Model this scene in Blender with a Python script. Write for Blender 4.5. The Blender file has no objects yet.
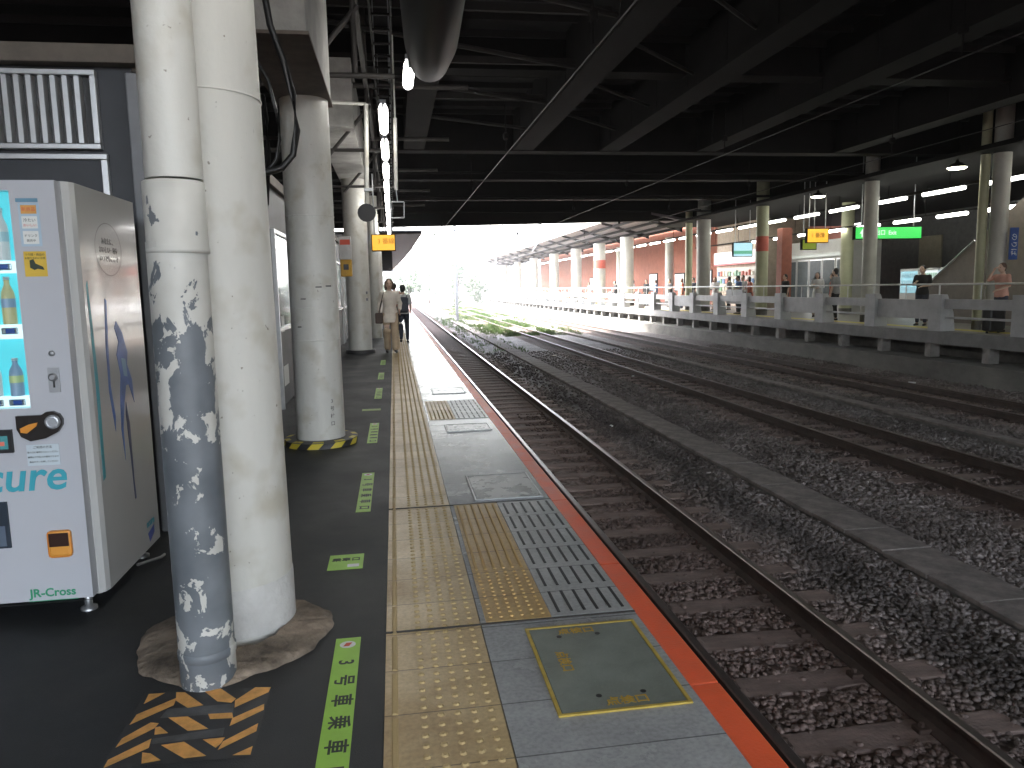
import bpy, bmesh, math, random
import numpy as np
from mathutils import Vector, Matrix
random.seed(7); rng = np.random.default_rng(7)
D = bpy.data
scn = bpy.context.scene
COL = scn.collection
PI = math.pi
# ------------------------------------------------------------------ camera
CAMZ = 1.42; FPX = 750.0
yaw, pit, rol = math.radians(8.758), math.radians(7.297), math.radians(-1.19)
F = Vector((math.sin(yaw)*math.cos(pit), math.cos(yaw)*math.cos(pit), -math.sin(pit)))
R0 = Vector((math.cos(yaw), -math.sin(yaw), 0)); U0 = R0.cross(F)
RR = R0*math.cos(rol) + U0*math.sin(rol); UU = -R0*math.sin(rol) + U0*math.cos(rol)
cam = D.cameras.new('camera'); cob = D.objects.new('camera', cam); COL.objects.link(cob)
M = Matrix((RR, UU, -F)).transposed().to_4x4(); M.translation = Vector((0, 0, CAMZ)); cob.matrix_world = M
cam.sensor_width = 36; cam.lens = 36*FPX/1024; cam.clip_start = .05; cam.clip_end = 3000
scn.camera = cob
def ray(x, y): return F + RR*((x-512)/FPX) - UU*((y-384)/FPX)
def at_y(x, y, Y): d = ray(x, y); return Vector((0, 0, CAMZ)) + d*(Y/d.y)
def at_x(x, y, X): d = ray(x, y); return Vector((0, 0, CAMZ)) + d*(X/d.x)
def at_z(x, y, Z): d = ray(x, y); return Vector((0, 0, CAMZ)) + d*((Z-CAMZ)/d.z)
ORD = ['nearest', 'second', 'third', 'fourth', 'fifth', 'sixth', 'seventh', 'eighth', 'ninth', 'tenth', 'eleventh', 'twelfth', 'thirteenth',
       'fourteenth', 'fifteenth', 'sixteenth', 'seventeenth', 'eighteenth', 'nineteenth', 'twentieth', 'twenty-first', 'twenty-second', 'twenty-third',
       'twenty-fourth', 'twenty-fifth', 'twenty-sixth', 'twenty-seventh', 'twenty-eighth', 'twenty-ninth', 'thirtieth', 'thirty-first', 'thirty-second',
       'thirty-third', 'thirty-fourth', 'thirty-fifth', 'thirty-sixth', 'thirty-seventh', 'thirty-eighth', 'thirty-ninth', 'fortieth', 'forty-first',
       'forty-second', 'forty-third', 'forty-fourth', 'forty-fifth', 'forty-sixth', 'forty-seventh', 'forty-eighth', 'forty-ninth', 'fiftieth']
EXPO = 4.25
DISP = 1/2**EXPO   # undoes the exposure, so glow that is no lamp shows at its set value
# ------------------------------------------------------------------ materials
def mat(name, col, rough=.6, metal=0., var=.25, vscale=4., bump=0., bscale=40., col2=None, stretch=None, spec=.5, coat=0., detail=6, rvar=.0):
    m = D.materials.new(name); m.use_nodes = True
    nt = m.node_tree; N = nt.nodes; L = nt.links
    b = N['Principled BSDF']
    b.inputs['Metallic'].default_value = metal; b.inputs['Roughness'].default_value = rough
    b.inputs['Specular IOR Level'].default_value = spec
    b.inputs['Coat Weight'].default_value = coat
    tc = N.new('ShaderNodeTexCoord'); mp = N.new('ShaderNodeMapping'); L.new(tc.outputs['Object'], mp.inputs[0])
    if stretch: mp.inputs['Scale'].default_value = stretch
    no = N.new('ShaderNodeTexNoise'); no.inputs['Scale'].default_value = vscale; no.inputs['Detail'].default_value = detail; no.inputs['Roughness'].default_value = .65
    L.new(mp.outputs[0], no.inputs['Vector'])
    rp = N.new('ShaderNodeValToRGB'); rp.color_ramp.elements[0].position = .3; rp.color_ramp.elements[1].position = .7
    c = Vector(col[:3]); c2 = Vector(col2[:3]) if col2 else None
    rp.color_ramp.elements[0].color = (*(c2 if c2 else c*(1-var)), 1)
    rp.color_ramp.elements[1].color = (*[min(1, q) for q in (c if c2 else c*(1+var*.5))], 1)
    L.new(no.outputs['Fac'], rp.inputs[0]); L.new(rp.outputs[0], b.inputs['Base Color'])
    if rvar:
        mr = N.new('ShaderNodeMapRange'); mr.inputs[1].default_value = .3; mr.inputs[2].default_value = .7
        mr.inputs[3].default_value = max(.02, rough-rvar); mr.inputs[4].default_value = min(1, rough+rvar)
        L.new(no.outputs['Fac'], mr.inputs[0]); L.new(mr.outputs[0], b.inputs['Roughness'])
    if bump:
        n2 = N.new('ShaderNodeTexNoise'); n2.inputs['Scale'].default_value = bscale; n2.inputs['Detail'].default_value = 4
        L.new(tc.outputs['Object'], n2.inputs['Vector'])
        bp = N.new('ShaderNodeBump'); bp.inputs['Strength'].default_value = min(1, bump); bp.inputs['Distance'].default_value = .02
        L.new(n2.outputs['Fac'], bp.inputs['Height']); L.new(bp.outputs[0], b.inputs['Normal'])
    return m
def emit(name, col, strength, base=None, lamp=False):
    m = D.materials.new(name); m.use_nodes = True
    b = m.node_tree.nodes['Principled BSDF']; b.inputs['Base Color'].default_value = (*(base or tuple(q*.5 for q in col)), 1)
    b.inputs['Emission Color'].default_value = (*col, 1); b.inputs['Emission Strength'].default_value = strength*(1 if lamp else DISP)
    b.inputs['Roughness'].default_value = .4
    return m
def glass_mat(name, tint=(.9, .95, .95), refl=1.):
    m = D.materials.new(name); m.use_nodes = True; nt = m.node_tree; N = nt.nodes; L = nt.links
    N.remove(N['Principled BSDF']); out = N['Material Output']
    t = N.new('ShaderNodeBsdfTransparent'); t.inputs[0].default_value = (*tint, 1)
    g = N.new('ShaderNodeBsdfGlossy'); g.inputs['Roughness'].default_value = .03
    f = N.new('ShaderNodeFresnel'); f.inputs[0].default_value = 1.5
    mx = N.new('ShaderNodeMixShader'); L.new(f.outputs[0], mx.inputs[0]); L.new(t.outputs[0], mx.inputs[1]); L.new(g.outputs[0], mx.inputs[2]); L.new(mx.outputs[0], out.inputs[0])
    return m
# ------------------------------------------------------------------ mesh builder
class MB:
    def __init__(s): s.v = []; s.f = []; s.m = []; s.sm = []
    def add(s, vs, fs, mi=0, smooth=False):
        o = len(s.v); s.v += [tuple(v) for v in vs]
        for f in fs: s.f.append([i+o for i in f]); s.m.append(mi); s.sm.append(smooth)
        return s
    def box(s, x0, x1, y0, y1, z0, z1, mi=0):
        vs = [(x, y, z) for z in (z0, z1) for y in (y0, y1) for x in (x0, x1)]
        return s.add(vs, [(0, 2, 3, 1), (4, 5, 7, 6), (0, 1, 5, 4), (2, 6, 7, 3), (0, 4, 6, 2), (1, 3, 7, 5)], mi)
    def bbox(s, x0, x1, y0, y1, z0, z1, b=.005, mi=0):
        # box with chamfered edges
        bm = bmesh.new(); bmesh.ops.create_cube(bm, size=1)
        for v in bm.verts: v.co = Vector(((x0+x1)/2+v.co.x*(x1-x0), (y0+y1)/2+v.co.y*(y1-y0), (z0+z1)/2+v.co.z*(z1-z0)))
        bmesh.ops.bevel(bm, geom=bm.edges[:], offset=b, segments=2, affect='EDGES', profile=.5)
        bm.verts.index_update()
        s.add([v.co[:] for v in bm.verts], [[v.index for v in f.verts] for f in bm.faces], mi); bm.free(); return s
    def prism(s, pts, axis, a, b, mi=0):
        # polygon pts (2D) extruded along axis ('x','y','z') from a to b
        def P(p, t): return {'x': (t, p[0], p[1]), 'y': (p[0], t, p[1]), 'z': (p[0], p[1], t)}[axis]
        n = len(pts); vs = [P(p, a) for p in pts] + [P(p, b) for p in pts]
        fs = [list(range(n))[::-1], list(range(n, 2*n))] + [(i, (i+1) % n, n+(i+1) % n, n+i) for i in range(n)]
        return s.add(vs, fs, mi)
    def poly(s, pts, mi=0): return s.add(pts, [list(range(len(pts)))], mi)
    def tube(s, path, r, n=12, mi=0, cap=True, radii=None):
        path = [Vector(p) for p in path]; rings = []; up = Vector((0, 0, 1)); vs = []
        for i, p in enumerate(path):
            t = (path[min(i+1, len(path)-1)]-path[max(i-1, 0)]).normalized()
            a = t.cross(up)
            if a.length < 1e-3: a = t.cross(Vector((0, 1, 0)))
            a.normalize(); b = t.cross(a).normalized(); rr = radii[i] if radii else r
            vs += [p + a*math.cos(2*PI*k/n)*rr + b*math.sin(2*PI*k/n)*rr for k in range(n)]
        fs = [(i*n+k, i*n+(k+1) % n, (i+1)*n+(k+1) % n, (i+1)*n+k) for i in range(len(path)-1) for k in range(n)]
        s.add(vs, fs, mi, True)
        if cap: s.add(vs[:n], [list(range(n))], mi); s.add(vs[-n:], [list(range(n))[::-1]], mi)
        return s
    def lathe(s, prof, cx, cy, n=32, mi=0, smooth=True):
        vs = [(cx+r*math.cos(2*PI*k/n), cy+r*math.sin(2*PI*k/n), z) for r, z in prof for k in range(n)]
        fs = [(i*n+k, i*n+(k+1) % n, (i+1)*n+(k+1) % n, (i+1)*n+k) for i in range(len(prof)-1) for k in range(n)]
        s.add(vs, fs, mi, smooth)
        s.add(vs[:n], [list(range(n))[::-1]], mi); s.add(vs[-n:], [list(range(n))], mi)
        return s
    def build(s, name, ms, parent=None, origin=None):
        me = D.meshes.new(name); off = Vector(origin) if origin is not None else Vector((0, 0, 0))
        me.from_pydata([(v[0]-off.x, v[1]-off.y, v[2]-off.z) for v in s.v], [], s.f)
        for m in (ms if isinstance(ms, (list, tuple)) else [ms]): me.materials.append(m)
        me.polygons.foreach_set('material_index', s.m); me.polygons.foreach_set('use_smooth', s.sm); me.update()
        o = D.objects.new(name, me); COL.objects.link(o)
        if parent: o.parent = parent
        if origin is not None: o.location = off
        return o
def split_build(m, name, mats, root):
    par = list(range(len(m.v)))
    def fd(i):
        while par[i] != i: par[i] = par[par[i]]; i = par[i]
        return i
    key = {}
    for i, v in enumerate(m.v):
        k = (round(v[0], 4), round(v[1], 4), round(v[2], 4))
        if k in key: par[fd(i)] = fd(key[k])
        else: key[k] = i
    for f in m.f:
        for q in f[1:]: par[fd(q)] = fd(f[0])
    isl = {}
    for f, mi, sm in zip(m.f, m.m, m.sm): isl.setdefault(fd(f[0]), []).append((f, mi, sm))
    for fs in isl.values():
        n = MB(); mp = {}
        for f, mi, sm in fs:
            for q in f:
                if q not in mp: mp[q] = len(n.v); n.v.append(m.v[q])
            n.f.append([mp[q] for q in f]); n.m.append(mi); n.sm.append(sm)
        world_part(n.build(name, mats), root)
def tag(o, label=None, cat=None, group=None, kind=None):
    for k, v in (('label', label), ('category', cat), ('group', group), ('kind', kind)):
        if v: o[k] = v
    return o
def empty(name, loc=(0, 0, 0), label=None, cat=None, group=None, rz=0):
    o = D.objects.new(name, None); COL.objects.link(o); o.location = loc; o.rotation_euler.z = rz; o.empty_display_size = .1
    return tag(o, label, cat, group)
def clone(o, parent=None, loc=None):
    c = o.copy(); COL.objects.link(c); c.parent = parent
    for ch in o.children: clone(ch, c)
    if loc is not None: c.location = loc
    return c
def world_part(p, root):
    """parent p (built in world coordinates) to root keeping its place"""
    p.parent = root; p.matrix_parent_inverse = Matrix.Translation(-root.location) if root.rotation_euler.z == 0 else root.matrix_basis.inverted(); return p
def text(name, s, size, m, mtx, parent=None, align='CENTER', ext=.0004, shear=0., bold=0., sx=1.):
    cu = D.curves.new(name, 'FONT'); cu.body = s; cu.size = size; cu.align_x = align; cu.align_y = 'CENTER'; cu.extrude = ext; cu.shear = shear; cu.offset = bold
    cu.resolution_u = 3
    t = D.objects.new(name, cu); COL.objects.link(t)
    me = D.meshes.new_from_object(t.evaluated_get(bpy.context.evaluated_depsgraph_get()))
    me.transform(mtx @ Matrix.Scale(sx, 4, (1, 0, 0))); me.materials.clear(); me.materials.append(m)
    D.objects.remove(t); D.curves.remove(cu)
    o = D.objects.new(name, me); COL.objects.link(o)
    if parent: o.parent = parent
    return o
def frame_m(origin, ax, ay):
    ax = Vector(ax).normalized(); ay = Vector(ay).normalized(); az = ax.cross(ay)
    m = Matrix((ax, ay, az)).transposed().to_4x4(); m.translation = Vector(origin); return m

# palette
white_paint = mat('white_paint', (.63, .62, .575), .42, var=.15, vscale=2.2, bump=.12, bscale=30, stretch=(1, 1, .25), rvar=.08)
def add_grime(m, scale, lo, hi, dark):
    nt = m.node_tree; N = nt.nodes; L = nt.links; b = N['Principled BSDF']; src = b.inputs['Base Color'].links[0].from_socket
    g_ = N.new('ShaderNodeNewGeometry'); n = N.new('ShaderNodeTexNoise'); n.inputs['Scale'].default_value = scale; n.inputs['Detail'].default_value = 3; L.new(g_.outputs['Position'], n.inputs['Vector'])
    r = N.new('ShaderNodeValToRGB'); r.color_ramp.elements[0].position = lo; r.color_ramp.elements[0].color = (1, 1, 1, 1); r.color_ramp.elements[1].position = hi; r.color_ramp.elements[1].color = (*dark, 1)
    L.new(n.outputs['Fac'], r.inputs[0]); x = N.new('ShaderNodeMix'); x.data_type = 'RGBA'; x.blend_type = 'MULTIPLY'; x.inputs[0].default_value = 1; L.new(src, x.inputs[6]); L.new(r.outputs[0], x.inputs[7]); L.new(x.outputs[2], b.inputs['Base Color'])
add_grime(white_paint, 38, .70, .74, (.45, .42, .38)); add_grime(white_paint, 5, .52, .72, (.80, .77, .70))
conc = mat('concrete', (.30, .29, .275), .8, var=.4, vscale=3, bump=.4, bscale=60)
conc_dark = mat('concrete_dark', (.14, .135, .125), .85, var=.5, vscale=2.5, bump=.4, bscale=30)
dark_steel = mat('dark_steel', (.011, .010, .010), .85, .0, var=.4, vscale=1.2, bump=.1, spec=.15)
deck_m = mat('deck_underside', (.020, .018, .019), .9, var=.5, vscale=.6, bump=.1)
black = mat('black_plastic', (.015, .015, .016), .4, var=.2)
steel = mat('galvanised_steel', (.42, .43, .44), .35, .8, var=.2, vscale=12)
alu = mat('aluminium', (.62, .63, .64), .3, .7, var=.1, vscale=8)
grey_paint = mat('grey_paint', (.23, .24, .26), .5, var=.2, vscale=3)
slate = mat('slate_panel', (.045, .05, .06), .5, var=.25, vscale=2)
glass = glass_mat('window_glass')
tube_m = emit('tube_light', (1., .98, .93), 1.6, lamp=True)
tube_far = emit('tube_light_far', (1., 1., .90), 1.1, lamp=True)

# ================================================================== GROUND AND TRACKS
RT = -1.0    # rail top
GZ = -1.178
TRK = [2.46, 7.28, 11.45]
def ballast_mat():
    m = D.materials.new('ballast'); m.use_nodes = True; nt = m.node_tree; N = nt.nodes; L = nt.links; b = N['Principled BSDF']
    g = N.new('ShaderNodeNewGeometry'); sp = N.new('ShaderNodeSeparateXYZ'); L.new(g.outputs['Position'], sp.inputs[0])
    vo = N.new('ShaderNodeTexVoronoi'); vo.inputs['Scale'].default_value = 16; L.new(g.outputs['Position'], vo.inputs['Vector'])
    hs = N.new('ShaderNodeSeparateColor'); L.new(vo.outputs['Color'], hs.inputs[0])
    rp = N.new('ShaderNodeValToRGB'); e = rp.color_ramp.elements
    e[0].position = 0; e[0].color = (.13, .12, .115, 1); e[1].position = 1; e[1].color = (.29, .275, .27, 1)
    q = e.new(.5); q.color = (.17, .158, .152, 1); q = e.new(.85); q.color = (.23, .215, .21, 1)
    L.new(hs.outputs[0], rp.inputs[0])
    # rust and oil stains along the track beds
    no = N.new('ShaderNodeTexNoise'); no.inputs['Scale'].default_value = .9; no.inputs['Detail'].default_value = 5; L.new(g.outputs['Position'], no.inputs['Vector'])
    ad = N.new('ShaderNodeMath'); ad.operation = 'MULTIPLY_ADD'; ad.inputs[1].default_value = .9; L.new(no.outputs['Fac'], ad.inputs[0]); L.new(sp.outputs[0], ad.inputs[2])
    mr = N.new('ShaderNodeMapRange'); mr.inputs[1].default_value = .45; mr.inputs[2].default_value = 16.45; L.new(ad.outputs[0], mr.inputs[0])
    r2 = N.new('ShaderNodeValToRGB'); e = r2.color_ramp.elements; e[0].position = 0; e[0].color = (1, 1, 1, 1); e[1].position = 1; e[1].color = (0, 0, 0, 1)
    for x, v in ((1.2, .9), (3.1, .9), (3.6, .45), (4.5, .3), (6.0, .35), (6.5, .75), (8.1, .75), (8.8, .15), (10.2, .3), (10.8, .8), (12.0, .85), (12.8, .5)):
        q = e.new(x/16); q.color = (v, v, v, 1)
    L.new(mr.outputs[0], r2.inputs[0])
    mx = N.new('ShaderNodeMix'); mx.data_type = 'RGBA'; mx.blend_type = 'MIX'
    mu = N.new('ShaderNodeMix'); mu.data_type = 'RGBA'; mu.blend_type = 'MULTIPLY'; mu.inputs[0].default_value = 1
    L.new(rp.outputs[0], mu.inputs[6]); mu.inputs[7].default_value = (.85, .62, .54, 1)
    L.new(r2.outputs[0], mx.inputs[0]); L.new(rp.outputs[0], mx.inputs[6]); L.new(mu.outputs[2], mx.inputs[7])
    # damp patches
    n3 = N.new('ShaderNodeTexNoise'); n3.inputs['Scale'].default_value = .55; n3.inputs['Detail'].default_value = 6; n3.inputs['Roughness'].default_value = .7; L.new(g.outputs['Position'], n3.inputs['Vector'])
    r3 = N.new('ShaderNodeValToRGB'); e = r3.color_ramp.elements; e[0].position = .42; e[0].color = (.55, .53, .52, 1); e[1].position = .58; e[1].color = (1, 1, 1, 1); L.new(n3.outputs['Fac'], r3.inputs[0])
    m2 = N.new('ShaderNodeMix'); m2.data_type = 'RGBA'; m2.blend_type = 'MULTIPLY'; m2.inputs[0].default_value = 1
    L.new(mx.outputs[2], m2.inputs[6]); L.new(r3.outputs[0], m2.inputs[7]); L.new(m2.outputs[2], b.inputs['Base Color'])
    # oily dark streak beside the near rail
    r5 = N.new('ShaderNodeValToRGB'); e = r5.color_ramp.elements; e[0].position = 0; e[0].color = (1, 1, 1, 1); e[1].position = 1; e[1].color = (1, 1, 1, 1)
    for x, v_ in ((3.62, 1), (3.82, .5), (4.05, .45), (4.3, 1)): q = e.new(x/16); q.color = (v_, v_, v_, 1)
    L.new(mr.outputs[0], r5.inputs[0]); m5 = N.new('ShaderNodeMix'); m5.data_type = 'RGBA'; m5.blend_type = 'MULTIPLY'; m5.inputs[0].default_value = 1
    L.new(m2.outputs[2], m5.inputs[6]); L.new(r5.outputs[0], m5.inputs[7]); L.new(m5.outputs[2], b.inputs['Base Color'])
    b.inputs['Roughness'].default_value = .75
    vb = N.new('ShaderNodeTexVoronoi'); vb.inputs['Scale'].default_value = 16; L.new(g.outputs['Position'], vb.inputs['Vector'])
    bp = N.new('ShaderNodeBump'); bp.inputs['Strength'].default_value = .9; bp.inputs['Distance'].default_value = .04; bp.invert = True
    L.new(vb.outputs['Distance'], bp.inputs['Height']); L.new(bp.outputs[0], b.inputs['Normal'])
    return m
ballast_m = ballast_mat()
g = MB()
xs = [-600, -100, -20, 0, 1.2, 4, 8, 14, 30, 100, 600]; ys = [-100, -10, 0, 20, 60, 150, 400, 900]
vs = [(x, y, GZ) for y in ys for x in xs]
g.add(vs, [(j*len(xs)+i, j*len(xs)+i+1, (j+1)*len(xs)+i+1, (j+1)*len(xs)+i) for j in range(len(ys)-1) for i in range(len(xs)-1)])
tag(g.build('ground', ballast_m), 'dark crushed stone track bed running under all the rails', kind='structure')
# loose stones
def stones():
    bm = bmesh.new(); bmesh.ops.create_icosphere(bm, subdivisions=1, radius=1)
    base = np.array([v.co[:] for v in bm.verts]); tri = np.array([[v.index for v in f.verts] for f in bm.faces]); bm.free()
    P = []
    def region(x0, x1, y0, y1, n, s0, s1):
        for _ in range(n):
            P.append((random.uniform(x0, x1), y0+(y1-y0)*random.random()**1.25, random.uniform(s0, s1)))
    region(1.15, 7.5, 1.2, 8, 40000, .013, .027)
    region(2.4, 12, 6, 15, 24000, .017, .034)
    region(3, 14, 13, 30, 11000, .025, .045)
    P = np.array(P)
    # stones stay off the sleepers and off the trough covers
    ok = np.ones(len(P), bool)
    for i, t in enumerate(TRK):
        ph = (P[:, 1]+.2) % .62
        ok &= ~((np.abs(P[:, 0]-t) < 1.02) & (ph < .24) & (rng.random(len(P)) > .04))
    ok &= ~((P[:, 0] > 4.43) & (P[:, 0] < 4.98) & (rng.random(len(P)) > .12)); ok &= ~((P[:, 0] > 9.28) & (P[:, 0] < 9.62))
    P = P[ok]; n = len(P)
    dj = base[None]*(1+rng.uniform(-.32, .32, (n, len(base), 1)))*(P[:, 2][:, None, None])*np.array([1, 1, .7])*rng.uniform(.75, 1.25, (n, 1, 3))
    a = rng.uniform(0, 6.28, n); c, s_ = np.cos(a)[:, None], np.sin(a)[:, None]
    x = dj[:, :, 0]*c-dj[:, :, 1]*s_; y = dj[:, :, 0]*s_+dj[:, :, 1]*c
    V = np.stack([x+P[:, 0][:, None], y+P[:, 1][:, None], dj[:, :, 2]+GZ+.010+rng.uniform(-.004, .012, n)[:, None]], -1).reshape(-1, 3)
    T = (tri[None]+np.arange(n)[:, None, None]*len(base)).reshape(-1, 3)
    me = D.meshes.new('gravel'); me.vertices.add(len(V)); me.vertices.foreach_set('co', V.ravel().astype('f'))
    me.loops.add(T.size); me.loops.foreach_set('vertex_index', T.ravel().astype('i')); me.polygons.add(len(T))
    me.polygons.foreach_set('loop_start', np.arange(0, T.size, 3, dtype='i')); me.update(calc_edges=True)
    me.materials.append(stone_m); o = D.objects.new('gravel', me); COL.objects.link(o); return o
def stone_mat():
    m = ballast_m.copy(); m.name = 'ballast_stone'; N = m.node_tree.nodes
    for n in list(N):
        if n.type == 'BUMP': N.remove(n)
    return m
stone_m = stone_mat()
tag(stones(), 'loose crushed ballast stones lying between and beside the rails', kind='stuff')

sleeper_m = mat('old_sleeper', (.23, .17, .148), .85, var=.5, vscale=5, bump=.4, bscale=40, stretch=(.4, 2, 1))
rail_side = mat('rusty_rail', (.055, .035, .027), .75, .0, var=.4, vscale=6, bump=.2)
rail_top = mat('polished_rail_head', (.20, .17, .16), .30, .75, var=.15, vscale=8)
rail_top_old = mat('dull_rail_head', (.10, .07, .06), .5, .5, var=.3, vscale=8)
clip_m = mat('rail_clip_steel', (.07, .045, .035), .7, .2, var=.4, vscale=10)
def rail(x, y0, y1, top, root):
    h = .153; w = .0325
    prof = [(-.0635, 0), (.0635, 0), (.0635, .01), (.012, .03), (.008, .11), (w, .122), (w, .146), (w-.008, h), (-w+.008, h), (-w, .146), (-w, .122), (-.008, .11), (-.012, .03), (-.0635, .01)]
    m = MB(); n = len(prof); ys = [y0] + [yy for yy in range(10, int(y1), 25)] + [y1]
    vs = [(x+p[0], yy, RT-h+p[1]) for yy in ys for p in prof]
    for j in range(len(ys)-1):
        for i in range(n):
            k = (i+1) % n
            m.add([], [], 0)
    m.v = vs
    for j in range(len(ys)-1):
        for i in range(n):
            k = (i+1) % n; m.f.append([j*n+i, j*n+k, (j+1)*n+k, (j+1)*n+i]); m.m.append(1 if i in (6, 7, 8) else 0); m.sm.append(False)
    m.f.append(list(range(n))); m.m.append(0); m.sm.append(False)
    return m.build('rail', [rail_side, top], root)
tracks = [('railway track alongside the orange platform edge, its rail heads polished bright', rail_top),
          ('middle railway track with dull rusty rails, between the two cable trough lines', rail_top_old),
          ('railway track closest to the concrete wall of the opposite platform', rail_top_old)]
for ti, (cx, (lab, top)) in enumerate(zip(TRK, tracks)):
    root = empty('railway_track', (0, 0, 0), lab, 'railway track', 'parallel railway tracks')
    for sx in (-.525, .525): rail(cx+sx, -4, 230, top, root)
    first = None; far = MB(); Y0 = -.2 + (-.62 if ti == 0 else 3.1 if ti == 1 else 7.44)
    for k in range(330):
        yy = Y0+.62*k
        if k < 100:
            if first is None:
                m = MB(); m.bbox(cx-1.03, cx+1.03, yy, yy+.235, RT-.153-.14, RT-.158, .012)
                sl = m.build('sleeper', sleeper_m, root, origin=(cx, yy, RT-.158)); first = sl
                cls = []
                for s in (-1, 1):
                    for q in (-1, 1):
                        c = MB(); ax = cx+s*.525+q*.1; c.bbox(ax-.04, ax+.04, yy+.06, yy+.14, RT-.158, RT-.125, .008)
                        c.lathe([(.018, RT-.125), (.018, RT-.10), (.01, RT-.095)], ax+q*.005, yy+.1, 6, smooth=False)
                        cl = c.build('rail_clip', clip_m, None); cl.parent = sl; cl.matrix_parent_inverse = Matrix.Translation(-Vector((cx, yy, RT-.158))); cls.append(cl)
            else:
                o = first.copy(); COL.objects.link(o); o.location = (cx+random.uniform(-.02, .02), yy+random.uniform(-.015, .015), RT-.158); o.rotation_euler.z = random.uniform(-.01, .01)
                if k < 26:
                    for cl in cls: c2 = cl.copy(); COL.objects.link(c2); c2.parent = o; c2.matrix_parent_inverse = cl.matrix_parent_inverse
        else: far.box(cx-1.03, cx+1.03, yy, yy+.2, RT-.153-.14, RT-.158)
    tag(far.build('sleeper', sleeper_m, root), kind='stuff')
# cable troughs
trough_m = mat('trough_concrete', (.235, .205, .19), .9, var=.6, vscale=4, bump=.5, bscale=50)
for x0, x1, h, y1, lab in ((4.45, 4.96, .075, 60, 'wide flat line of concrete trough covers beside the near track'), (9.30, 9.58, .10, 110, 'narrow concrete cable trough between the two far tracks')):
    root = empty('cable_trough', (0, 0, 0), lab, 'cable trough', 'concrete cable troughs between the tracks')
    b = MB(); b.box(x0+.02, x1-.02, -3, y1, GZ-.1, GZ+h-.045); b.build('trough_body', conc_dark, root)
    n = int((y1+1)/.6); first = None; rest = MB()
    for k in range(n):
        yy = -1+.6*k
        if k < 90:
            if first is None:
                m = MB(); m.bbox(x0, x1, yy, yy+.588, GZ+h-.045, GZ+h, .008); first = m.build('cover', trough_m, root, origin=((x0+x1)/2, yy, GZ+h))
            else:
                o = first.copy(); COL.objects.link(o); o.location = ((x0+x1)/2+random.uniform(-.008, .008), yy, GZ+h+random.uniform(-.006, .006)); o.rotation_euler = (random.uniform(-.004, .004), random.uniform(-.01, .01), random.uniform(-.008, .008))
        else: rest.box(x0, x1, yy, yy+.588, GZ+h-.045, GZ+h)
    if rest.f: tag(rest.build('cover', trough_m, root), kind='stuff')

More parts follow.
